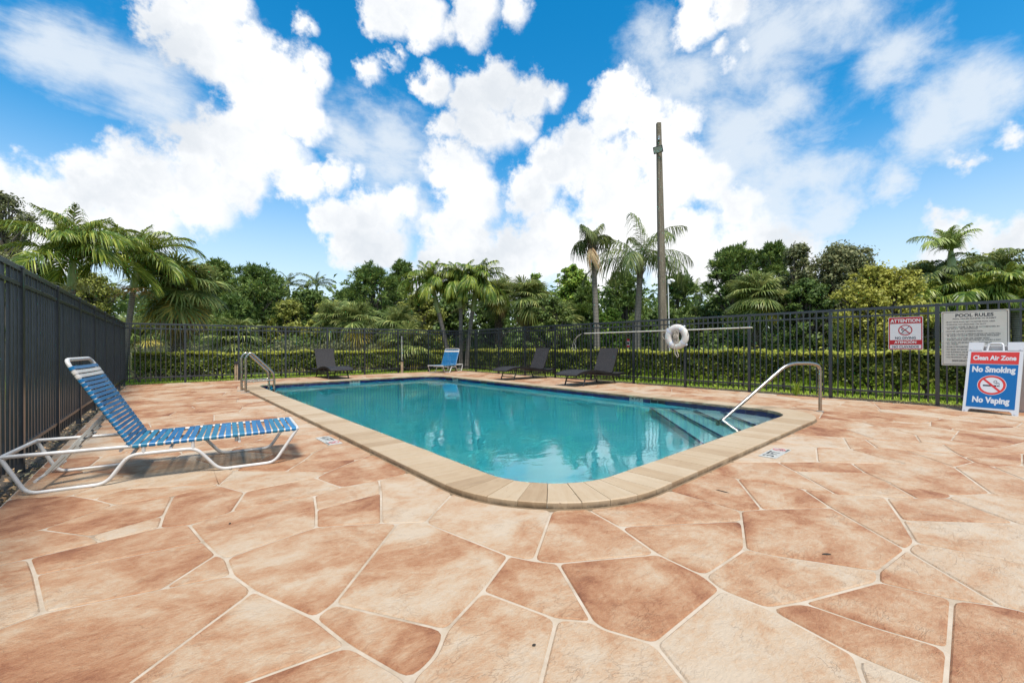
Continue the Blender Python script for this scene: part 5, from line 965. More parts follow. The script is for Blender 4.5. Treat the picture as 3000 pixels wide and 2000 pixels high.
# ---- pinnate fronds
def frond_mesh(name, mat, L=1.7, e0=70, e1=-35, leaf=0.42, n=42, wd=0.030, vee=25, droop=0.35, seed=0, ang0=68, ang1=28, plum=0.0, petiole=0.13, curve=0.0, rad=0.014):
    rng = random.Random(seed); V, Fq = [], []; pts = []; p_ = Vector((0, 0, 0)); N = 24; tang = []
    for i in range(N + 1):
        t = i / N; e = radians(e0 + (e1 - e0) * t ** 1.15); y = radians(curve * t)
        d_ = Vector((cos(e) * cos(y), cos(e) * sin(y), sin(e))); pts.append(p_.copy()); tang.append(d_); p_ = p_ + d_ * (L / N)
    b = MB(); b.tube([tuple(q) for q in pts[::3]], [rad * (1.15 - 0.95 * (i / 8)) for i in range(len(pts[::3]))], 4, cap=False)
    for k in range(n):
        t = petiole + (1 - petiole) * (k + 0.5) / n; f = t * N; i = min(int(f), N - 1); u = f - i
        q = pts[i].lerp(pts[i + 1], u); T = tang[i].lerp(tang[i + 1], u).normalized(); S = Vector((0, 0, 1)).cross(T)
        S = S.normalized() if S.length > 1e-3 else Vector((0, 1, 0)); U = T.cross(S)
        ll = leaf * (0.45 + 0.55 * sin(pi * min(1, 0.12 + 0.95 * t)) ** 0.7) * (1.0 if t < .85 else 1 - (t - .85) * 2.2)
        for sd_ in (-1, 1):
            a_ = radians(ang0 + (ang1 - ang0) * t + rng.uniform(-7, 7)); vv = radians(vee + rng.uniform(-8, 8) + plum * rng.uniform(-1, 1))
            D = (T * cos(a_) + (S * sd_ * cos(vv) + U * sin(vv)) * sin(a_)).normalized()
            l_ = ll * rng.uniform(.85, 1.1); w = T - D * T.dot(D); w = (w.normalized() if w.length > 1e-3 else U) * wd
            m1_ = q + D * l_ * 0.45 + Vector((0, 0, -droop * l_ * 0.16)); m2_ = q + D * l_ * 0.78 + Vector((0, 0, -droop * l_ * 0.52)); tip = q + D * l_ * 0.98 + Vector((0, 0, -droop * l_ * 1.0))
            tw = w.cross(D) * rng.uniform(-.5, .5)
            b.add([q - w * .35, q + w * .35, m1_ + w * .5 + tw * .3, m1_ - w * .5 - tw * .3, m2_ + w * .36 + tw * .5, m2_ - w * .36 - tw * .5, tip], [(0, 1, 2, 3), (3, 2, 4, 5), (5, 4, 6)])
    return b.mesh(name, mat)
FR = {}
def frond_set(key, mat, L, **kw):
    if key not in FR:
        FR[key] = [frond_mesh('frond', mat, L, e0, e1, seed=i * 7 + len(key), curve=cv, **kw) for i, (e0, e1, cv) in enumerate(((84, 30, 6), (72, -8, -10), (58, -38, 8), (42, -58, -6), (22, -72, 10)))]
    return FR[key]
def pinnate_palm(name, loc, top, hub_z, trunk_z, r0, r1, key, mat, L, nf, label, group=None, seed=0, shaft=True, fruit=None, squash=1.0, fr_rot=0.0, droop_bias=0.0, dead=0, mesh_kw={}, cat='palm', rachis=None):
    """trunk from loc to top (x,y), crownshaft up to hub_z, then fronds, each its own leaf"""
    rng = random.Random(seed); root = empty(name, loc, 0, label, cat, group); tx, ty = top[0] - loc[0], top[1] - loc[1]
    f = lambda t: (tx * t ** 1.3, ty * t ** 1.3, hub_z * t)
    tt = trunk_z / hub_z; b = MB(); N = 22; pr = []
    for i in range(N + 1):
        t = tt * i / N; pr.append(f(t))
    rr = [r0 * (1.25 - .25 * min(1, i / 4)) + (r1 - r0) * i / N + (0.006 if i % 2 else 0) for i in range(N + 1)]
    pr[0] = (pr[0][0], pr[0][1], -0.1); b.tube(pr, rr, 9); b.build('trunk', m_palm_bark, root, True)
    if shaft:
        b = MB(); b.tube([f(tt * .995), f(tt + (1 - tt) * .3), f(tt + (1 - tt) * .75), f(1.02)], [r1 * 1.25, r1 * 1.45, r1 * 1.15, r1 * .7], 9); b.build('crownshaft', m_shaft, root, True)
    else:
        b = MB()
        for k in range(26):
            a = k * 2.4; z = hub_z - 0.05 - (hub_z - trunk_z) * (k / 26); q = f(z / hub_z); o_ = Vector((cos(a), sin(a), 0))
            p0 = Vector(q) + o_ * r1 * .6; b.tube([p0, p0 + o_ * 0.09 + Vector((0, 0, .16)), p0 + o_ * 0.20 + Vector((0, 0, .26 + .1 * rng.random()))], [r1 * .45, r1 * .3, r1 * .14], 4)
        b.tube([f(tt * .98), f(1.0)], [r1 * 1.15, r1 * .8], 8); b.build('old_leaf_bases', m_boot_bark, root)
    ms = frond_set(key, mat, L, **mesh_kw); hub = Vector(f(1.0))
    for k in range(nf):
        u = (k + .5) / nf; idx = min(4, max(0, int(u * 5 + droop_bias + rng.uniform(-.45, .45)))); a = k * 2.39996 + rng.uniform(-.25, .25) + fr_rot; s = rng.uniform(.86, 1.1) * (0.8 if idx == 0 else 1)
        link('frond', ms[idx], root, hub + Vector((cos(a), sin(a), 0)) * 0.03 + Vector((0, 0, (1 - u) * .1)), (rng.uniform(-.25, .25), rng.uniform(-.1, .1), a), (s, s, s * squash))
    if dead:
        dm = frond_set(key + 'dead', m_dead, L * .8, **mesh_kw)
        for k in range(dead):
            a = radians(200) + k * 0.7; link('dead_frond', dm[4], root, hub + Vector((0, 0, -.25)), (0.2, radians(28), a), (1, .6, 1))
    if fruit:
        b = MB(); zf = Vector(f(tt * 1.01))
        for k in range(34):
            a = rng.uniform(0, 2 * pi); l_ = rng.uniform(.25, .62); d_ = Vector((cos(a), sin(a), rng.uniform(-.5, .35))); q1 = zf + d_ * l_ * .5 + Vector((0, 0, .04)); q2 = zf + d_ * l_ + Vector((0, 0, -.1 * rng.random()))
            b.tube([zf, q1, q2], [.012, .008, .004], 3, cap=False)
            for j in range(4):
                s_ = q1.lerp(q2, rng.random()); e_ = s_ + Vector((rng.uniform(-.12, .12), rng.uniform(-.12, .12), rng.uniform(-.12, .04))); b.tube([s_, e_], [.006, .003], 3, cap=False)
        b.build('fruit_stalk', fruit, root)
    return root
# ---- fan palms
def fan_mesh(name, mat, R=0.75, pet=0.8, e=35, droop=0.4, n=30, spread=300, seed=0):
    rng = random.Random(seed); b = MB(); er = radians(e); P0 = Vector((0, 0, 0)); H = Vector((pet * cos(er), 0, pet * sin(er)))
    b.tube([P0, P0.lerp(H, .5) + Vector((0, 0, .04 * pet)), H], [.020, .014, .010], 4, cap=False)
    ax = Vector((cos(er - .5), 0, sin(er - .5))); sd_ = Vector((0, 1, 0)); nr = ax.cross(sd_)
    for k in range(n):
        a = radians(-spread / 2 + spread * (k + .5) / n + rng.uniform(-2, 2)); D = (ax * cos(a) + sd_ * sin(a)).normalized(); r_ = R * (0.62 + 0.38 * cos(a / 2)) * rng.uniform(.9, 1.08)
        q = D.cross(nr).normalized(); w = r_ * radians(spread) / n * 0.40
        fold = nr * (-0.10 * r_ * (1 - cos(a))); dz = Vector((0, 0, -1))
        m1_ = H + D * r_ * .5 + fold + dz * droop * r_ * .06; m2_ = H + D * r_ * .76 + fold * 1.2 + dz * droop * r_ * .26; tip = H + D * r_ * .96 + fold * 1.3 + dz * droop * r_ * (.62 + .25 * rng.random())
        up = nr * (w * .25 if k % 2 else -w * .25)
        b.add([H, m1_ + q * w * .5 + up, m1_ - q * w * .5 - up, m2_ + q * w * .30, m2_ - q * w * .30, tip], [(0, 1, 2), (2, 1, 3, 4), (4, 3, 5)])
    return b.mesh(name, mat)
FAN = {}
def fan_set(key, mat, R, pet, droop):
    if key not in FAN: FAN[key] = [fan_mesh('fan_leaf', mat, R, pet * s_, e, droop, seed=i) for i, (e, s_) in enumerate(((78, .9), (52, 1), (26, 1), (0, 1), (-32, .9), (-66, .75)))]
    return FAN[key]
def fan_palm(name, loc, hub_z, R, nl, label, group=None, seed=0, trunk_r=0.14, boots=True, mats=(None,), skirt=0, droop=0.6, pet=0.8, key='sabal', yellow=0, cat='palm', low=5):
    rng = random.Random(seed); root = empty(name, loc, 0, label, cat, group); b = MB()
    b.tube([(0, 0, -.1), (0.02, 0, hub_z * .4), (0, 0.02, hub_z * .8), (0, 0, hub_z)], [trunk_r * 1.15, trunk_r, trunk_r, trunk_r * .6], 9)
    if boots:
        for k in range(int(34 * hub_z)):
            a = k * 2.39996; z = 0.12 + (hub_z - .15) * (k / int(34 * hub_z)); o_ = Vector((cos(a), sin(a), 0)); s_ = Vector((-sin(a), cos(a), 0)); p0 = o_ * trunk_r * .85 + Vector((0, 0, z))
            for e_ in (-1, 1): b.tube([p0 + s_ * e_ * .05, p0 + o_ * .05 + Vector((0, 0, .08)) + s_ * e_ * .02, p0 + o_ * (.11 + .04 * rng.random()) + Vector((0, 0, .17)) - s_ * e_ * .03], [.032, .026, .014], 4)
    b.build('trunk', m_boot_bark, root)
    ms = fan_set(key, m_fan, R, pet, droop)
    for k in range(nl):
        u = (k + .5) / nl; idx = min(low, max(0, int(u * (low + 1) + rng.uniform(-.4, .4)))); a = k * 2.39996 + rng.uniform(-.2, .2); s_ = rng.uniform(.85, 1.12)
        mm = ms[idx]
        if yellow and idx >= low - 1 and rng.random() < yellow: mm = fan_set(key + 'y', m_fan_y, R, pet, droop)[idx]
        link('fan_leaf', mm, root, (0, 0, hub_z - .25 * u), (rng.uniform(-.35, .35), 0, a), (s_, s_, s_))
    if skirt:
        dm = fan_set(key + 'dead', m_dead, R * .8, pet * .9, 1.1)
        for k in range(skirt):
            a = k * 2.39996; s_ = rng.uniform(.75, 1.05); link('dead_leaf', dm[rng.choice((4, 5, 5))], root, (0, 0, hub_z - .3 - .25 * rng.random()), (rng.uniform(-.5, .5), 0, a), (s_, s_ * .7, s_))
    return root

# ---------------------------------------------------------------- palms on the left
pA = (-1.45, 15.5)
ADO = dict(leaf=0.62, n=78, wd=0.028, vee=40, droop=.85, ang0=72, ang1=26, petiole=.10, plum=24)
pinnate_palm('feather_palm', (-1.55, 15.7, 0), (-1.45, 15.5), 3.15, 2.50, .085, .070, 'ado', m_fr_ado, 1.75, 22, 'bushy feather palm with pale green flower stalks rising behind the left fence', seed=3, fruit=m_fruit, mesh_kw=ADO, droop_bias=-.5)
b0 = at(362, 13.2); t0 = at(402, 13.2)
pinnate_palm('feather_palm', (b0.x, b0.y, 0), (t0.x, t0.y), hz(775, 13.2), hz(850, 13.2), .085, .07, 'ado', m_fr_ado, 1.75, 19, 'leaning feather palm with orange flower stalks over the far left fence corner', seed=8, fruit=m_fruit_o, mesh_kw=ADO, fr_rot=.8, droop_bias=-.4)
q = at(522, 15.0); fan_palm('cabbage_palm', (q.x, q.y, 0), hz(838, 15.0), 0.92, 60, 'cabbage palm with a brown skirt of dead leaves and a rough criss-cross trunk', seed=2, trunk_r=.17, skirt=30, droop=.42, pet=.80, yellow=.35, key='sabalA')
# ---------------------------------------------------------------- palm clump behind the far corner
D3 = 19.5; ADS = dict(leaf=0.55, n=50, wd=0.040, vee=36, droop=1.1, ang0=74, ang1=26, petiole=.10, plum=14)
for px0, px1, yh, yt, sd_, lb in ((1317, 1266, 838, 885, 21, 'left leaning palm of the three feather palms behind the far right corner'), (1349, 1352, 832, 872, 22, 'upright middle palm of the three feather palms behind the far right corner'), (1366, 1396, 840, 880, 23, 'right leaning palm of the three feather palms with a yellow green shaft')):
    a_ = at(px0, D3); c_ = at(px1, D3)
    pinnate_palm('feather_palm', (a_.x, a_.y, 0), (c_.x, c_.y), hz(yh, D3), hz(yt + 30, D3), .10, .085, 'ados', m_fr_ado, 1.55, 21, lb, 'feather palms behind the far right corner', sd_, fruit=(m_fruit if sd_ == 22 else None), mesh_kw=ADS, droop_bias=.35, fr_rot=sd_)
for i, (px, d, y, R, nl, lb) in enumerate((
    (1545, 21.0, 868, 1.05, 34, 'large cabbage palm with hanging grey green fans right of the three feather palms'),
    (1462, 22.5, 862, 1.0, 28, 'cabbage palm half hidden behind the three feather palms'),
    (985, 22.0, 925, .85, 22, 'small cabbage palm behind the dark wicker lounge at the far end'),
    (1045, 21.0, 935, .85, 24, 'low yellowish cabbage palm under the tall pine behind the far fence'),
    (1165, 20.0, 950, .80, 22, 'low fan palm left of the three feather palms'),
    (1195, 19.0, 1000, .70, 16, 'young fan palm just behind the far hedge near the corner'),
    (1640, 22.0, 935, .8, 18, 'fan palm in shade left of the tall grey trunk'),
    (2215, 16.5, 868, .92, 34, 'green fan palm behind the right fence below two round pines'),
    (690, 18.5, 990, .95, 30, 'low bushy fan palm behind the far hedge beside the pool ladder'),
    (395, 17.5, 975, .85, 18, 'low fan palm in the far left corner behind the leaning palm'))):
    q = at(px, d); fan_palm('fan_palm', (q.x, q.y, 0), max(.35, hz(y, d)), R * .78, int(nl * 1.5), lb, 'fan palms behind the fences', 30 + i, .13, hz(y, d) > 1.2, skirt=(6 if i in (0, 1, 3) else 0), droop=.36, pet=.58, yellow=(.35 if i in (0, 3, 4) else .1), key='sabal%d' % (i % 2), low=(4 if hz(y, d) < 1.6 else 5))
# ---------------------------------------------------------------- two tall queen palms
QN = dict(leaf=0.60, n=54, wd=0.034, vee=5, droop=1.35, ang0=66, ang1=34, plum=38, petiole=.10)
a_ = at(1750, 19.0); c_ = at(1738, 19.0)
pinnate_palm('queen_palm', (a_.x, a_.y, 0), (c_.x, c_.y), hz(712, 19), hz(742, 19), .135, .10, 'qs', m_fr_queen, 1.05, 7, 'tall thin-crowned palm with a hanging brown frond left of the light pole', seed=5, shaft=False, mesh_kw=QN, droop_bias=-1.2, dead=1)
a_ = at(1863, 19.0); c_ = at(1878, 19.0)
pinnate_palm('queen_palm', (a_.x, a_.y, 0), (c_.x, c_.y), hz(765, 19), hz(812, 19), .16, .12, 'ql', m_fr_queen, 2.75, 13, 'tall palm with long drooping feather fronds just left of the light pole', seed=6, shaft=False, mesh_kw=QN, droop_bias=1.0, fr_rot=.9)
# ---------------------------------------------------------------- palms on the right
RP = dict(leaf=0.50, n=50, wd=0.030, vee=30, droop=0.8, ang0=68, ang1=26, petiole=.12, plum=12)
for i, (px, d, y, L, nf, mt, bias, lb) in enumerate((
    (2800, 13.0, 745, 1.05, 10, m_fr_pale, -2.4, 'palm with pale upright fronds standing out against the sky at right'),
    (2745, 12.6, 895, 1.0, 15, m_fr_ado, .2, 'dark glossy feather palm left of the pool rules sign'),
    (2865, 12.2, 885, 1.1, 18, m_fr_ado, .2, 'dense feather palm above the pool rules sign'),
    (2985, 12.0, 868, 1.25, 18, m_fr_ado, .0, 'dense feather palm cut by the right edge of the picture'),
    (2770, 13.4, 835, 1.2, 16, m_fr_queen, .3, 'olive feather palm behind the glossy ones at right'),
    (2925, 13.4, 815, 1.3, 16, m_fr_queen, .3, 'olive feather palm rising behind the rules sign'))):
    q = at(px, d); zz_ = hz(y, d); pinnate_palm('feather_palm', (q.x, q.y, 0), (q.x + .1, q.y + .1), zz_, zz_ * .8, .10, .085, 'rp%d' % i, mt, L, nf, lb, 'feather palms behind the right fence', 50 + i, mesh_kw=RP, droop_bias=bias, fr_rot=i)
for i, (px, d, y, lb) in enumerate(((845, 34, 838, 'left one of two far palm tips above the trees at left of centre'), (928, 34, 838, 'right one of two far palm tips above the trees at left of centre'), (2040, 30, 868, 'far palm tip right of the light pole'))):
    q = at(px, d); zz_ = hz(y, d); pinnate_palm('distant_palm', (q.x, q.y, 0), (q.x, q.y), zz_, zz_ * .85, .12, .09, 'far', m_fr_queen, 1.7, 11, lb, 'far palm tips above the trees', 70 + i, mesh_kw=RP)

# ---------------------------------------------------------------- pines and broadleaf trees
SPEC = [ # bearing, distance, top y, crown width px, kind, leaf, count, clumps, base, label
 (640, 27, 764, 110, 'pine', .30, 9000, 16, .35, 'tall pine with a broken crown behind the cabbage palm'),
 (755, 26, 783, 190, 'pine', .30, 15000, 26, .20, 'broad rounded pine behind the far fence left of centre'),
 (690, 23, 868, 130, 'pine', .27, 8000, 14, .15, 'small lower pine in front of the broad one'),
 (575, 28, 800, 120, 'pine', .30, 7000, 14, .3, 'pine half hidden behind the cabbage palm crown'),
 (1090, 27, 786, 175, 'pine', .30, 12000, 20, .32, 'open crowned pine left of the three feather palms'),
 (1178, 32, 772, 90, 'pine', .32, 6000, 12, .45, 'dark thin pine top behind the left feather palm'),
 (1012, 30, 845, 90, 'pine', .30, 5000, 10, .2, 'low pine beside the open crowned pine'),
 (1680, 24, 778, 130, 'vine', .15, 9000, 26, .08, 'tree smothered in bright green vine left of the tall grey trunk'),
 (1712, 23, 845, 90, 'pine', .28, 6000, 12, .1, 'small pine in front of the vine covered tree'),
 (1570, 25, 800, 95, 'vine', .15, 6000, 16, .1, 'bushy green tree between cabbage palm and vine covered tree'),
 (1830, 26, 800, 150, 'pine', .30, 9000, 16, .15, 'pine behind the two tall palms'),
 (1985, 26, 815, 110, 'pine', .30, 6500, 12, .25, 'pine just right of the light pole'),
 (2150, 20, 728, 135, 'pine', .24, 8000, 13, .50, 'open pine with a see-through crown at right of the light pole'),
 (2262, 21, 722, 125, 'pine', .24, 10000, 14, .45, 'dense round topped pine beside the open one'),
 (2105, 25, 868, 140, 'dark', .16, 7000, 20, .08, 'dark broadleaf tree low beneath the open pine'),
 (2055, 21, 900, 130, 'oak', .13, 6500, 18, .06, 'grey green bushy tree behind the life ring'),
 (2345, 17, 715, 130, 'grey', .10, 7500, 20, .25, 'feathery dark tree right of the round pine'),
 (2470, 16.5, 722, 200, 'grey', .10, 15000, 32, .20, 'wide dark oak filling the sky line behind the right fence'),
 (2360, 16, 820, 150, 'dark', .11, 8000, 22, .12, 'dark low branches under the wide oak'),
 (2575, 13.0, 788, 250, 'yellow', .085, 17000, 34, .10, 'yellow green shrubby tree behind the red and white attention sign'),
 (2690, 14.6, 775, 190, 'olive', .10, 8000, 22, .15, 'olive tree behind the yellow green one'),
 (2870, 14.6, 760, 260, 'olive', .11, 12000, 30, .15, 'olive green tree filling the right background'),
 (3060, 15, 770, 180, 'olive', .11, 8000, 22, .15, 'olive tree at the right edge of the picture'),
 (20, 17, 560, 170, 'grey', .085, 6500, 26, .35, 'thin twiggy tree at the far left behind the feather palm'),
 (265, 19, 790, 190, 'olive', .10, 9500, 26, .08, 'bushy olive tree between the two left feather palms'),
 (80, 18, 760, 200, 'dark', .11, 9000, 26, .1, 'dark tree behind the bushy left palm'),
 (905, 28, 850, 170, 'dark', .18, 9000, 24, .06, 'low dark broadleaf tree in the gap between pines'),
 (850, 25, 880, 120, 'olive', .14, 6500, 18, .05, 'grey green bush tree behind the dark wicker lounge'),
 (960, 24, 880, 120, 'olive', .14, 6000, 18, .05, 'olive bush tree behind the far fence right of centre'),
 (1230, 23, 858, 150, 'olive', .13, 8000, 22, .05, 'pale olive tree behind the left feather palm'),
 (1330, 26, 850, 150, 'dark', .17, 8000, 22, .06, 'dark broadleaf behind the middle feather palm'),
 (1440, 25, 850, 120, 'dark', .16, 7000, 20, .06, 'dark broadleaf behind the right feather palm'),
 (1620, 20, 870, 130, 'oak', .11, 8000, 22, .06, 'soft grey green tree right of the large cabbage palm'),
 (1790, 20, 900, 100, 'vine', .13, 5000, 16, .05, 'bright green bush between the two tall trunks'),
 (1950, 23, 905, 140, 'dark', .15, 7000, 20, .05, 'dark bush behind the light pole'),
 (2170, 19, 905, 120, 'oak', .12, 6000, 18, .05, 'round grey green bush left of the green fan palm'),
]
MATS = dict(olive=m_lf_olive, pine=m_needle, vine=m_lf_vine, dark=m_lf_dark, oak=m_lf_oak, grey=m_lf_grey, yellow=m_lf_yel)
for i, (px, d, ty, wpx, kd, lf, n_, cl, bs, lb) in enumerate(SPEC):
    q = at(px, d); h_ = hz(ty, d); w_ = wpx / F_PX * d * 1.08
    tree('pine_tree' if kd == 'pine' else 'broadleaf_tree', (q.x, q.y, -0.05), h_, w_, lb, MATS[kd], lf, int(n_ * 1.35), int(cl * 1.7), bs, 100 + i, 'trees beyond the fences', flat=(.62 if kd == 'pine' else .8), kind=('pine' if kd == 'pine' else 'leaf'), gap=(1.12 if kd == 'pine' else 1.0), trunk_r=.07 + .012 * h_)

# ---------------------------------------------------------------- woods behind, undergrowth
rng = np.random.default_rng(77)
C = []; R = []
for px in np.arange(-900, 4300, 46):
    for k in range(3):
        d = rng.uniform(30, 40); pp = at(px + rng.uniform(-30, 30), d); top = hz(rng.uniform(828, 890), d)
        s = rng.uniform(1.2, 2.1); C.append((pp.x, pp.y, max(.6, top - s * (.8 + k * 1.5)))); R.append((s * 1.2, s * 1.2, s))
    for k in range(2):
        pp = at(px + rng.uniform(-25, 25), rng.uniform(28, 33)); C.append((pp.x, pp.y, rng.uniform(.5, 2.0))); R.append((1.5, 1.5, 1.1))
P, dd, _ = clump_points(rng, 90000, np.array(C), np.array(R), .45); V, F = leaf_quads(rng, P, dd + rng.normal(size=dd.shape) * .5 + np.array([0, 0, .4]), .42, .26)
tag(link('far_woods', np_mesh('far_woods', V, F, m_lf_dark)), 'dense dark wood reading as one mass behind all the trees', 'woods', kind='stuff')
C = []; R = []
for px in np.arange(-350, 3500, 26):
    for k in range(2):
        d = (rng.uniform(21, 27) if 430 < px < 2050 else rng.uniform(16.5, 21)) if px > 330 else rng.uniform(19, 24)
        pp = at(px + rng.uniform(-12, 12), d); s = rng.uniform(.5, .95); C.append((pp.x, pp.y, rng.uniform(.25, 1.3))); R.append((s, s, s * .8))
P, dd, _ = clump_points(rng, 46000, np.array(C), np.array(R), .5); V, F = leaf_quads(rng, P, dd + rng.normal(size=dd.shape) * .6 + np.array([0, 0, .3]), .17, .09)
tag(link('undergrowth', np_mesh('undergrowth', V, F, m_lf_dark)), 'dark tangled undergrowth below the trees', 'undergrowth', kind='stuff')
# low shrubs in front of it, behind the far hedge
C = []; R = []
for px in np.arange(420, 1330, 22):
    d = rng.uniform(17.0, 20.0); pp = at(px, d); s = rng.uniform(.3, .55)
    if pp.y < 18.0 and pp.x < 12.0: continue
    C.append((pp.x, pp.y, rng.uniform(.25, .95))); R.append((s * 1.3, s * 1.3, s))
P, dd, _ = clump_points(rng, 24000, np.array(C), np.array(R), .55); V, F = leaf_quads(rng, P, dd + rng.normal(size=dd.shape) * .7, .10, .05)
tag(link('scrub', np_mesh('scrub', V, F, m_lf_grey)), 'low grey green scrub behind the far hedge', 'scrub', kind='stuff')

def blades(name, mat, XY, hgt, wd, lean, label, cat, z0=-.06):
    rng = np.random.default_rng(len(name)); n = len(XY); a = rng.uniform(0, 2 * pi, n); h = hgt * rng.uniform(.55, 1.25, n); l = lean * rng.uniform(.2, 1.2, n)
    dx, dy = np.cos(a), np.sin(a); b0 = np.c_[XY, np.full(n, z0)]; s = np.c_[-dy, dx, np.zeros(n)] * wd
    mid = b0 + np.c_[dx * l * h * .35, dy * l * h * .35, h * .6]; tip = b0 + np.c_[dx * l * h, dy * l * h, h * np.maximum(.35, 1 - l * .4)]
    V = np.stack([b0 - s, b0 + s, mid + s * .7, mid - s * .7, tip], 1).reshape(-1, 3); i = np.arange(n)[:, None] * 5
    F = np.concatenate([np.concatenate([i, i + 1, i + 2], 1), np.concatenate([i, i + 2, i + 3], 1), np.concatenate([i + 3, i + 2, i + 4], 1)])
    return tag(link(name, np_mesh(name, V, F, mat, 3)), label, cat, kind='stuff')
rng = np.random.default_rng(5)
n1 = 42000; A = np.c_[rng.uniform(-3.5, 13.5, n1), rng.uniform(16.0, 19.5, n1)]; n2 = 62000; B2 = np.c_[rng.uniform(10.55, 14.2, n2), rng.uniform(-3, 17.0, n2)]; n3 = 16000; C3 = np.c_[rng.uniform(-3.6, -1.25, n3), rng.uniform(1, 16, n3)]
blades('lawn_grass', m_blade, np.concatenate([A, B2, C3]), .085, .006, .9, 'bright green lawn showing under the hedge and through the fence', 'grass')
n4 = 9000; D4 = np.c_[rng.uniform(13.0, 14.6, n4), rng.uniform(-2.5, 11.0, n4)]
blades('tall_grass', m_blade, D4, .95, .012, .75, 'tall green strap grass behind the right hedge', 'grass')
n5 = 5200; E5 = np.concatenate([np.c_[rng.uniform(-.4, 2.0, n5 // 2), rng.uniform(18.6, 20.5, n5 // 2)], np.c_[rng.uniform(4.0, 12, n5 // 2), rng.uniform(19, 22, n5 // 2)]])
blades('dry_reeds', m_reed, E5, 1.15, .010, .5, 'dry straw coloured reeds behind the far hedge', 'reeds')

# ---------------------------------------------------------------- clipped hedges
def hedge(A, B_, width, h, n, label, seed):
    rng = np.random.default_rng(seed); A = Vector(A); B_ = Vector(B_); d_ = B_ - A; L = d_.length; root = empty('clipped_hedge', (A.x, A.y, -.06), atan2(d_.y, d_.x), label, 'hedge')
    m_ = int(n * .66); x = rng.uniform(0, L, m_); z = h * rng.uniform(0.08, 1, m_) ** .58
    keep = rng.uniform(size=m_) < np.clip((z / h - .30) * 2.6, .07, 1) * (.55 + .9 * (np.sin(x * 2.3 + 1.3 * np.sin(x * .9)) * .25 + .5)); x, z = x[keep], z[keep]
    side = np.where(rng.uniform(size=len(x)) < .68, 0, 1); dep = np.abs(rng.normal(0, .07, len(x))); y = np.where(side == 0, dep, width - dep); y += .035 * np.sin(x * 5.1) * np.sin(z * 9)
    wav = lambda q_: .022 * np.sin(1.7 * q_) + .018 * np.sin(4.1 * q_ + 1) + .012 * np.sin(9.3 * q_ + 2)
    z = z + wav(x) * z / h
    P1 = np.c_[x, y, z]; N1 = np.c_[rng.normal(0, .5, len(x)), np.where(side == 0, -1.0, 1.0), .35 + rng.normal(0, .4, len(x))]
    k = n - m_; P3 = np.c_[rng.uniform(0, L, k), rng.uniform(0, width, k), h * rng.uniform(.52, .97, k)]; N3 = rng.normal(size=(k, 3))
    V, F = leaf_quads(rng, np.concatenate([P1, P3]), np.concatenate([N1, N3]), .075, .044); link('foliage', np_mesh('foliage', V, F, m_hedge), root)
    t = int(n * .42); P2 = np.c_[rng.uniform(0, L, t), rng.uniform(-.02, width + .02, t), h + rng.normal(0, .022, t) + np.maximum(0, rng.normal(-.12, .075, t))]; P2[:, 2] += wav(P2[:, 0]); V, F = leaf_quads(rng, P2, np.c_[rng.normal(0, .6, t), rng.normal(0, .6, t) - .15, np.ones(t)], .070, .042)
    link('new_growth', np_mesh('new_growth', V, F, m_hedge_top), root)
    b = MB(); r_ = random.Random(seed)
    for i in range(int(L / .42)):
        x0 = (i + .5) * .42 + r_.uniform(-.12, .12); y0 = width * .5 + r_.uniform(-.08, .08); hh = h * r_.uniform(.24, .36)
        b.tube([(x0, y0, 0), (x0 + r_.uniform(-.06, .06), y0, hh * .6), (x0 + r_.uniform(-.1, .1), y0, hh)], [.03, .026, .02], 5, cap=False)
        for j in range(7):
            a = r_.uniform(0, 2 * pi); l_ = r_.uniform(.18, .42); p0 = Vector((x0, y0, hh * r_.uniform(.6, 1))); p1 = p0 + Vector((cos(a) * l_ * 1.3, sin(a) * .22, l_ * r_.uniform(.25, 1.1)))
            b.tube([p0, p0.lerp(p1, .5) + Vector((0, 0, r_.uniform(-.05, .05))), p1], [.013, .010, .004], 4, cap=False)
    b.build('branches', m_bark, root); return root
hedge((-0.35, 16.75), (10.9, 16.75), .62, .86, 62000, 'low clipped hedge behind the far end fence', 4)
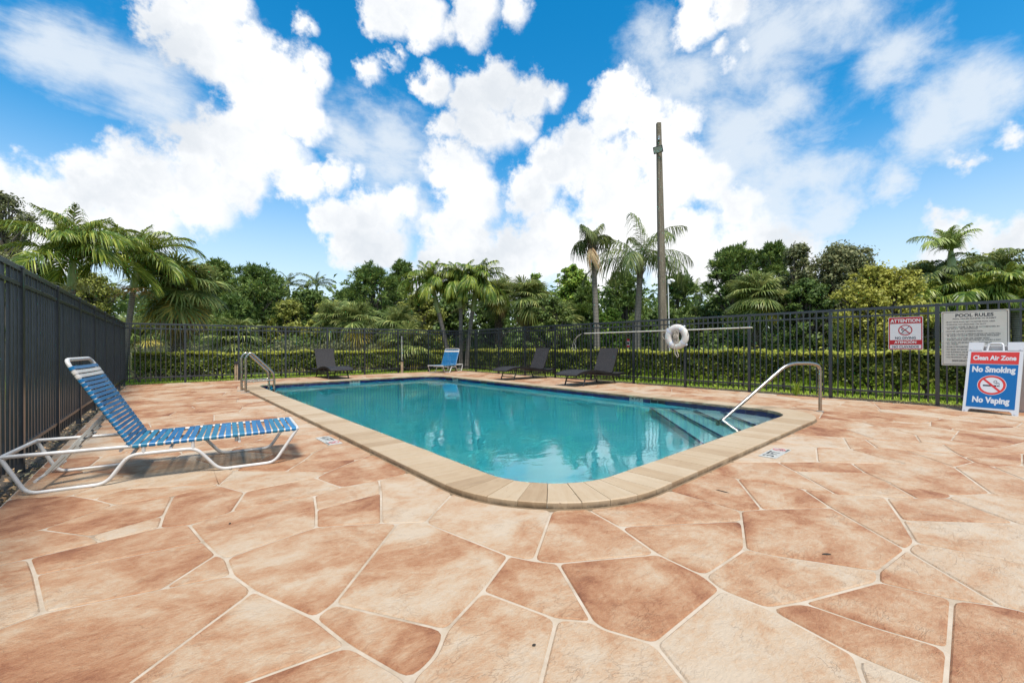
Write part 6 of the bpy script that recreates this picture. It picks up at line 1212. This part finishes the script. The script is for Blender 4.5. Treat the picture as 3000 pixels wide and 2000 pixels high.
hedge((11.15, 17.0), (11.15, -2.8), .65, .88, 105000, 'long clipped hedge behind the right fence', 9)
# grass tufts growing through at the foot of the right fence
for i, (px, py, h_, n_, lb) in enumerate(((2335, 1157, .42, 26, 'strappy green weed tuft beside the pool handrail at the fence foot'), (2103, 1139, .22, 14, 'small weed tuft at the fence foot right of the life ring'), (1872, 1124, .25, 14, 'weed tuft behind the right hand wicker lounge'))):
    d = EYE / ((py - H_PX) / F_PX); q = at(px, d); q = q * (10.0 / q.x); b = MB(); r_ = random.Random(i)
    for k in range(n_):
        a = r_.uniform(0, 2 * pi); l_ = h_ * r_.uniform(.6, 1.1); o_ = Vector((cos(a), sin(a), 0)); s_ = Vector((-sin(a), cos(a), 0)) * .009; le = r_.uniform(.15, .8)
        m1_ = o_ * l_ * le * .35 + Vector((0, 0, l_ * .6)); tp = o_ * l_ * le + Vector((0, 0, l_ * (.95 - le * .35))); b.add([-s_, s_, m1_ + s_ * .8, m1_ - s_ * .8, tp], [(0, 1, 2, 3), (3, 2, 4)])
    tag(b.build('weed_tuft', m_blade, loc=(9.93, q.y, -.035)), lb, 'weed', 'weeds at the fence foot')

# dead leaves, chips and pebbles on the soil under the fences
rng = np.random.default_rng(31)
nl_ = 2000; yy = rng.uniform(-2.5, 15.6, nl_); P = np.c_[-.72 + .024 * (yy - 4) - np.abs(rng.normal(.02, .20, nl_)), yy, np.full(nl_, -.030)]
n2_ = 2600; P = np.concatenate([P, np.c_[9.87 + np.abs(rng.normal(0, .25, n2_)), rng.uniform(-2.5, 15.6, n2_), np.full(n2_, -.030)], np.c_[rng.uniform(-.4, 9.9, 1500), 15.47 + np.abs(rng.normal(0, .22, 1500)), np.full(1500, -.030)]])
P[:, 2] += rng.uniform(0, .014, len(P)); V, F = leaf_quads(rng, P, rng.normal(0, .45, (len(P), 3)) + np.array([0, 0, 1.0]), .036, .016, .15)
tag(link('leaf_litter', np_mesh('leaf_litter', V, F, m_dead)), 'brown leaf litter and chips on the soil under the fences', 'litter', kind='stuff')
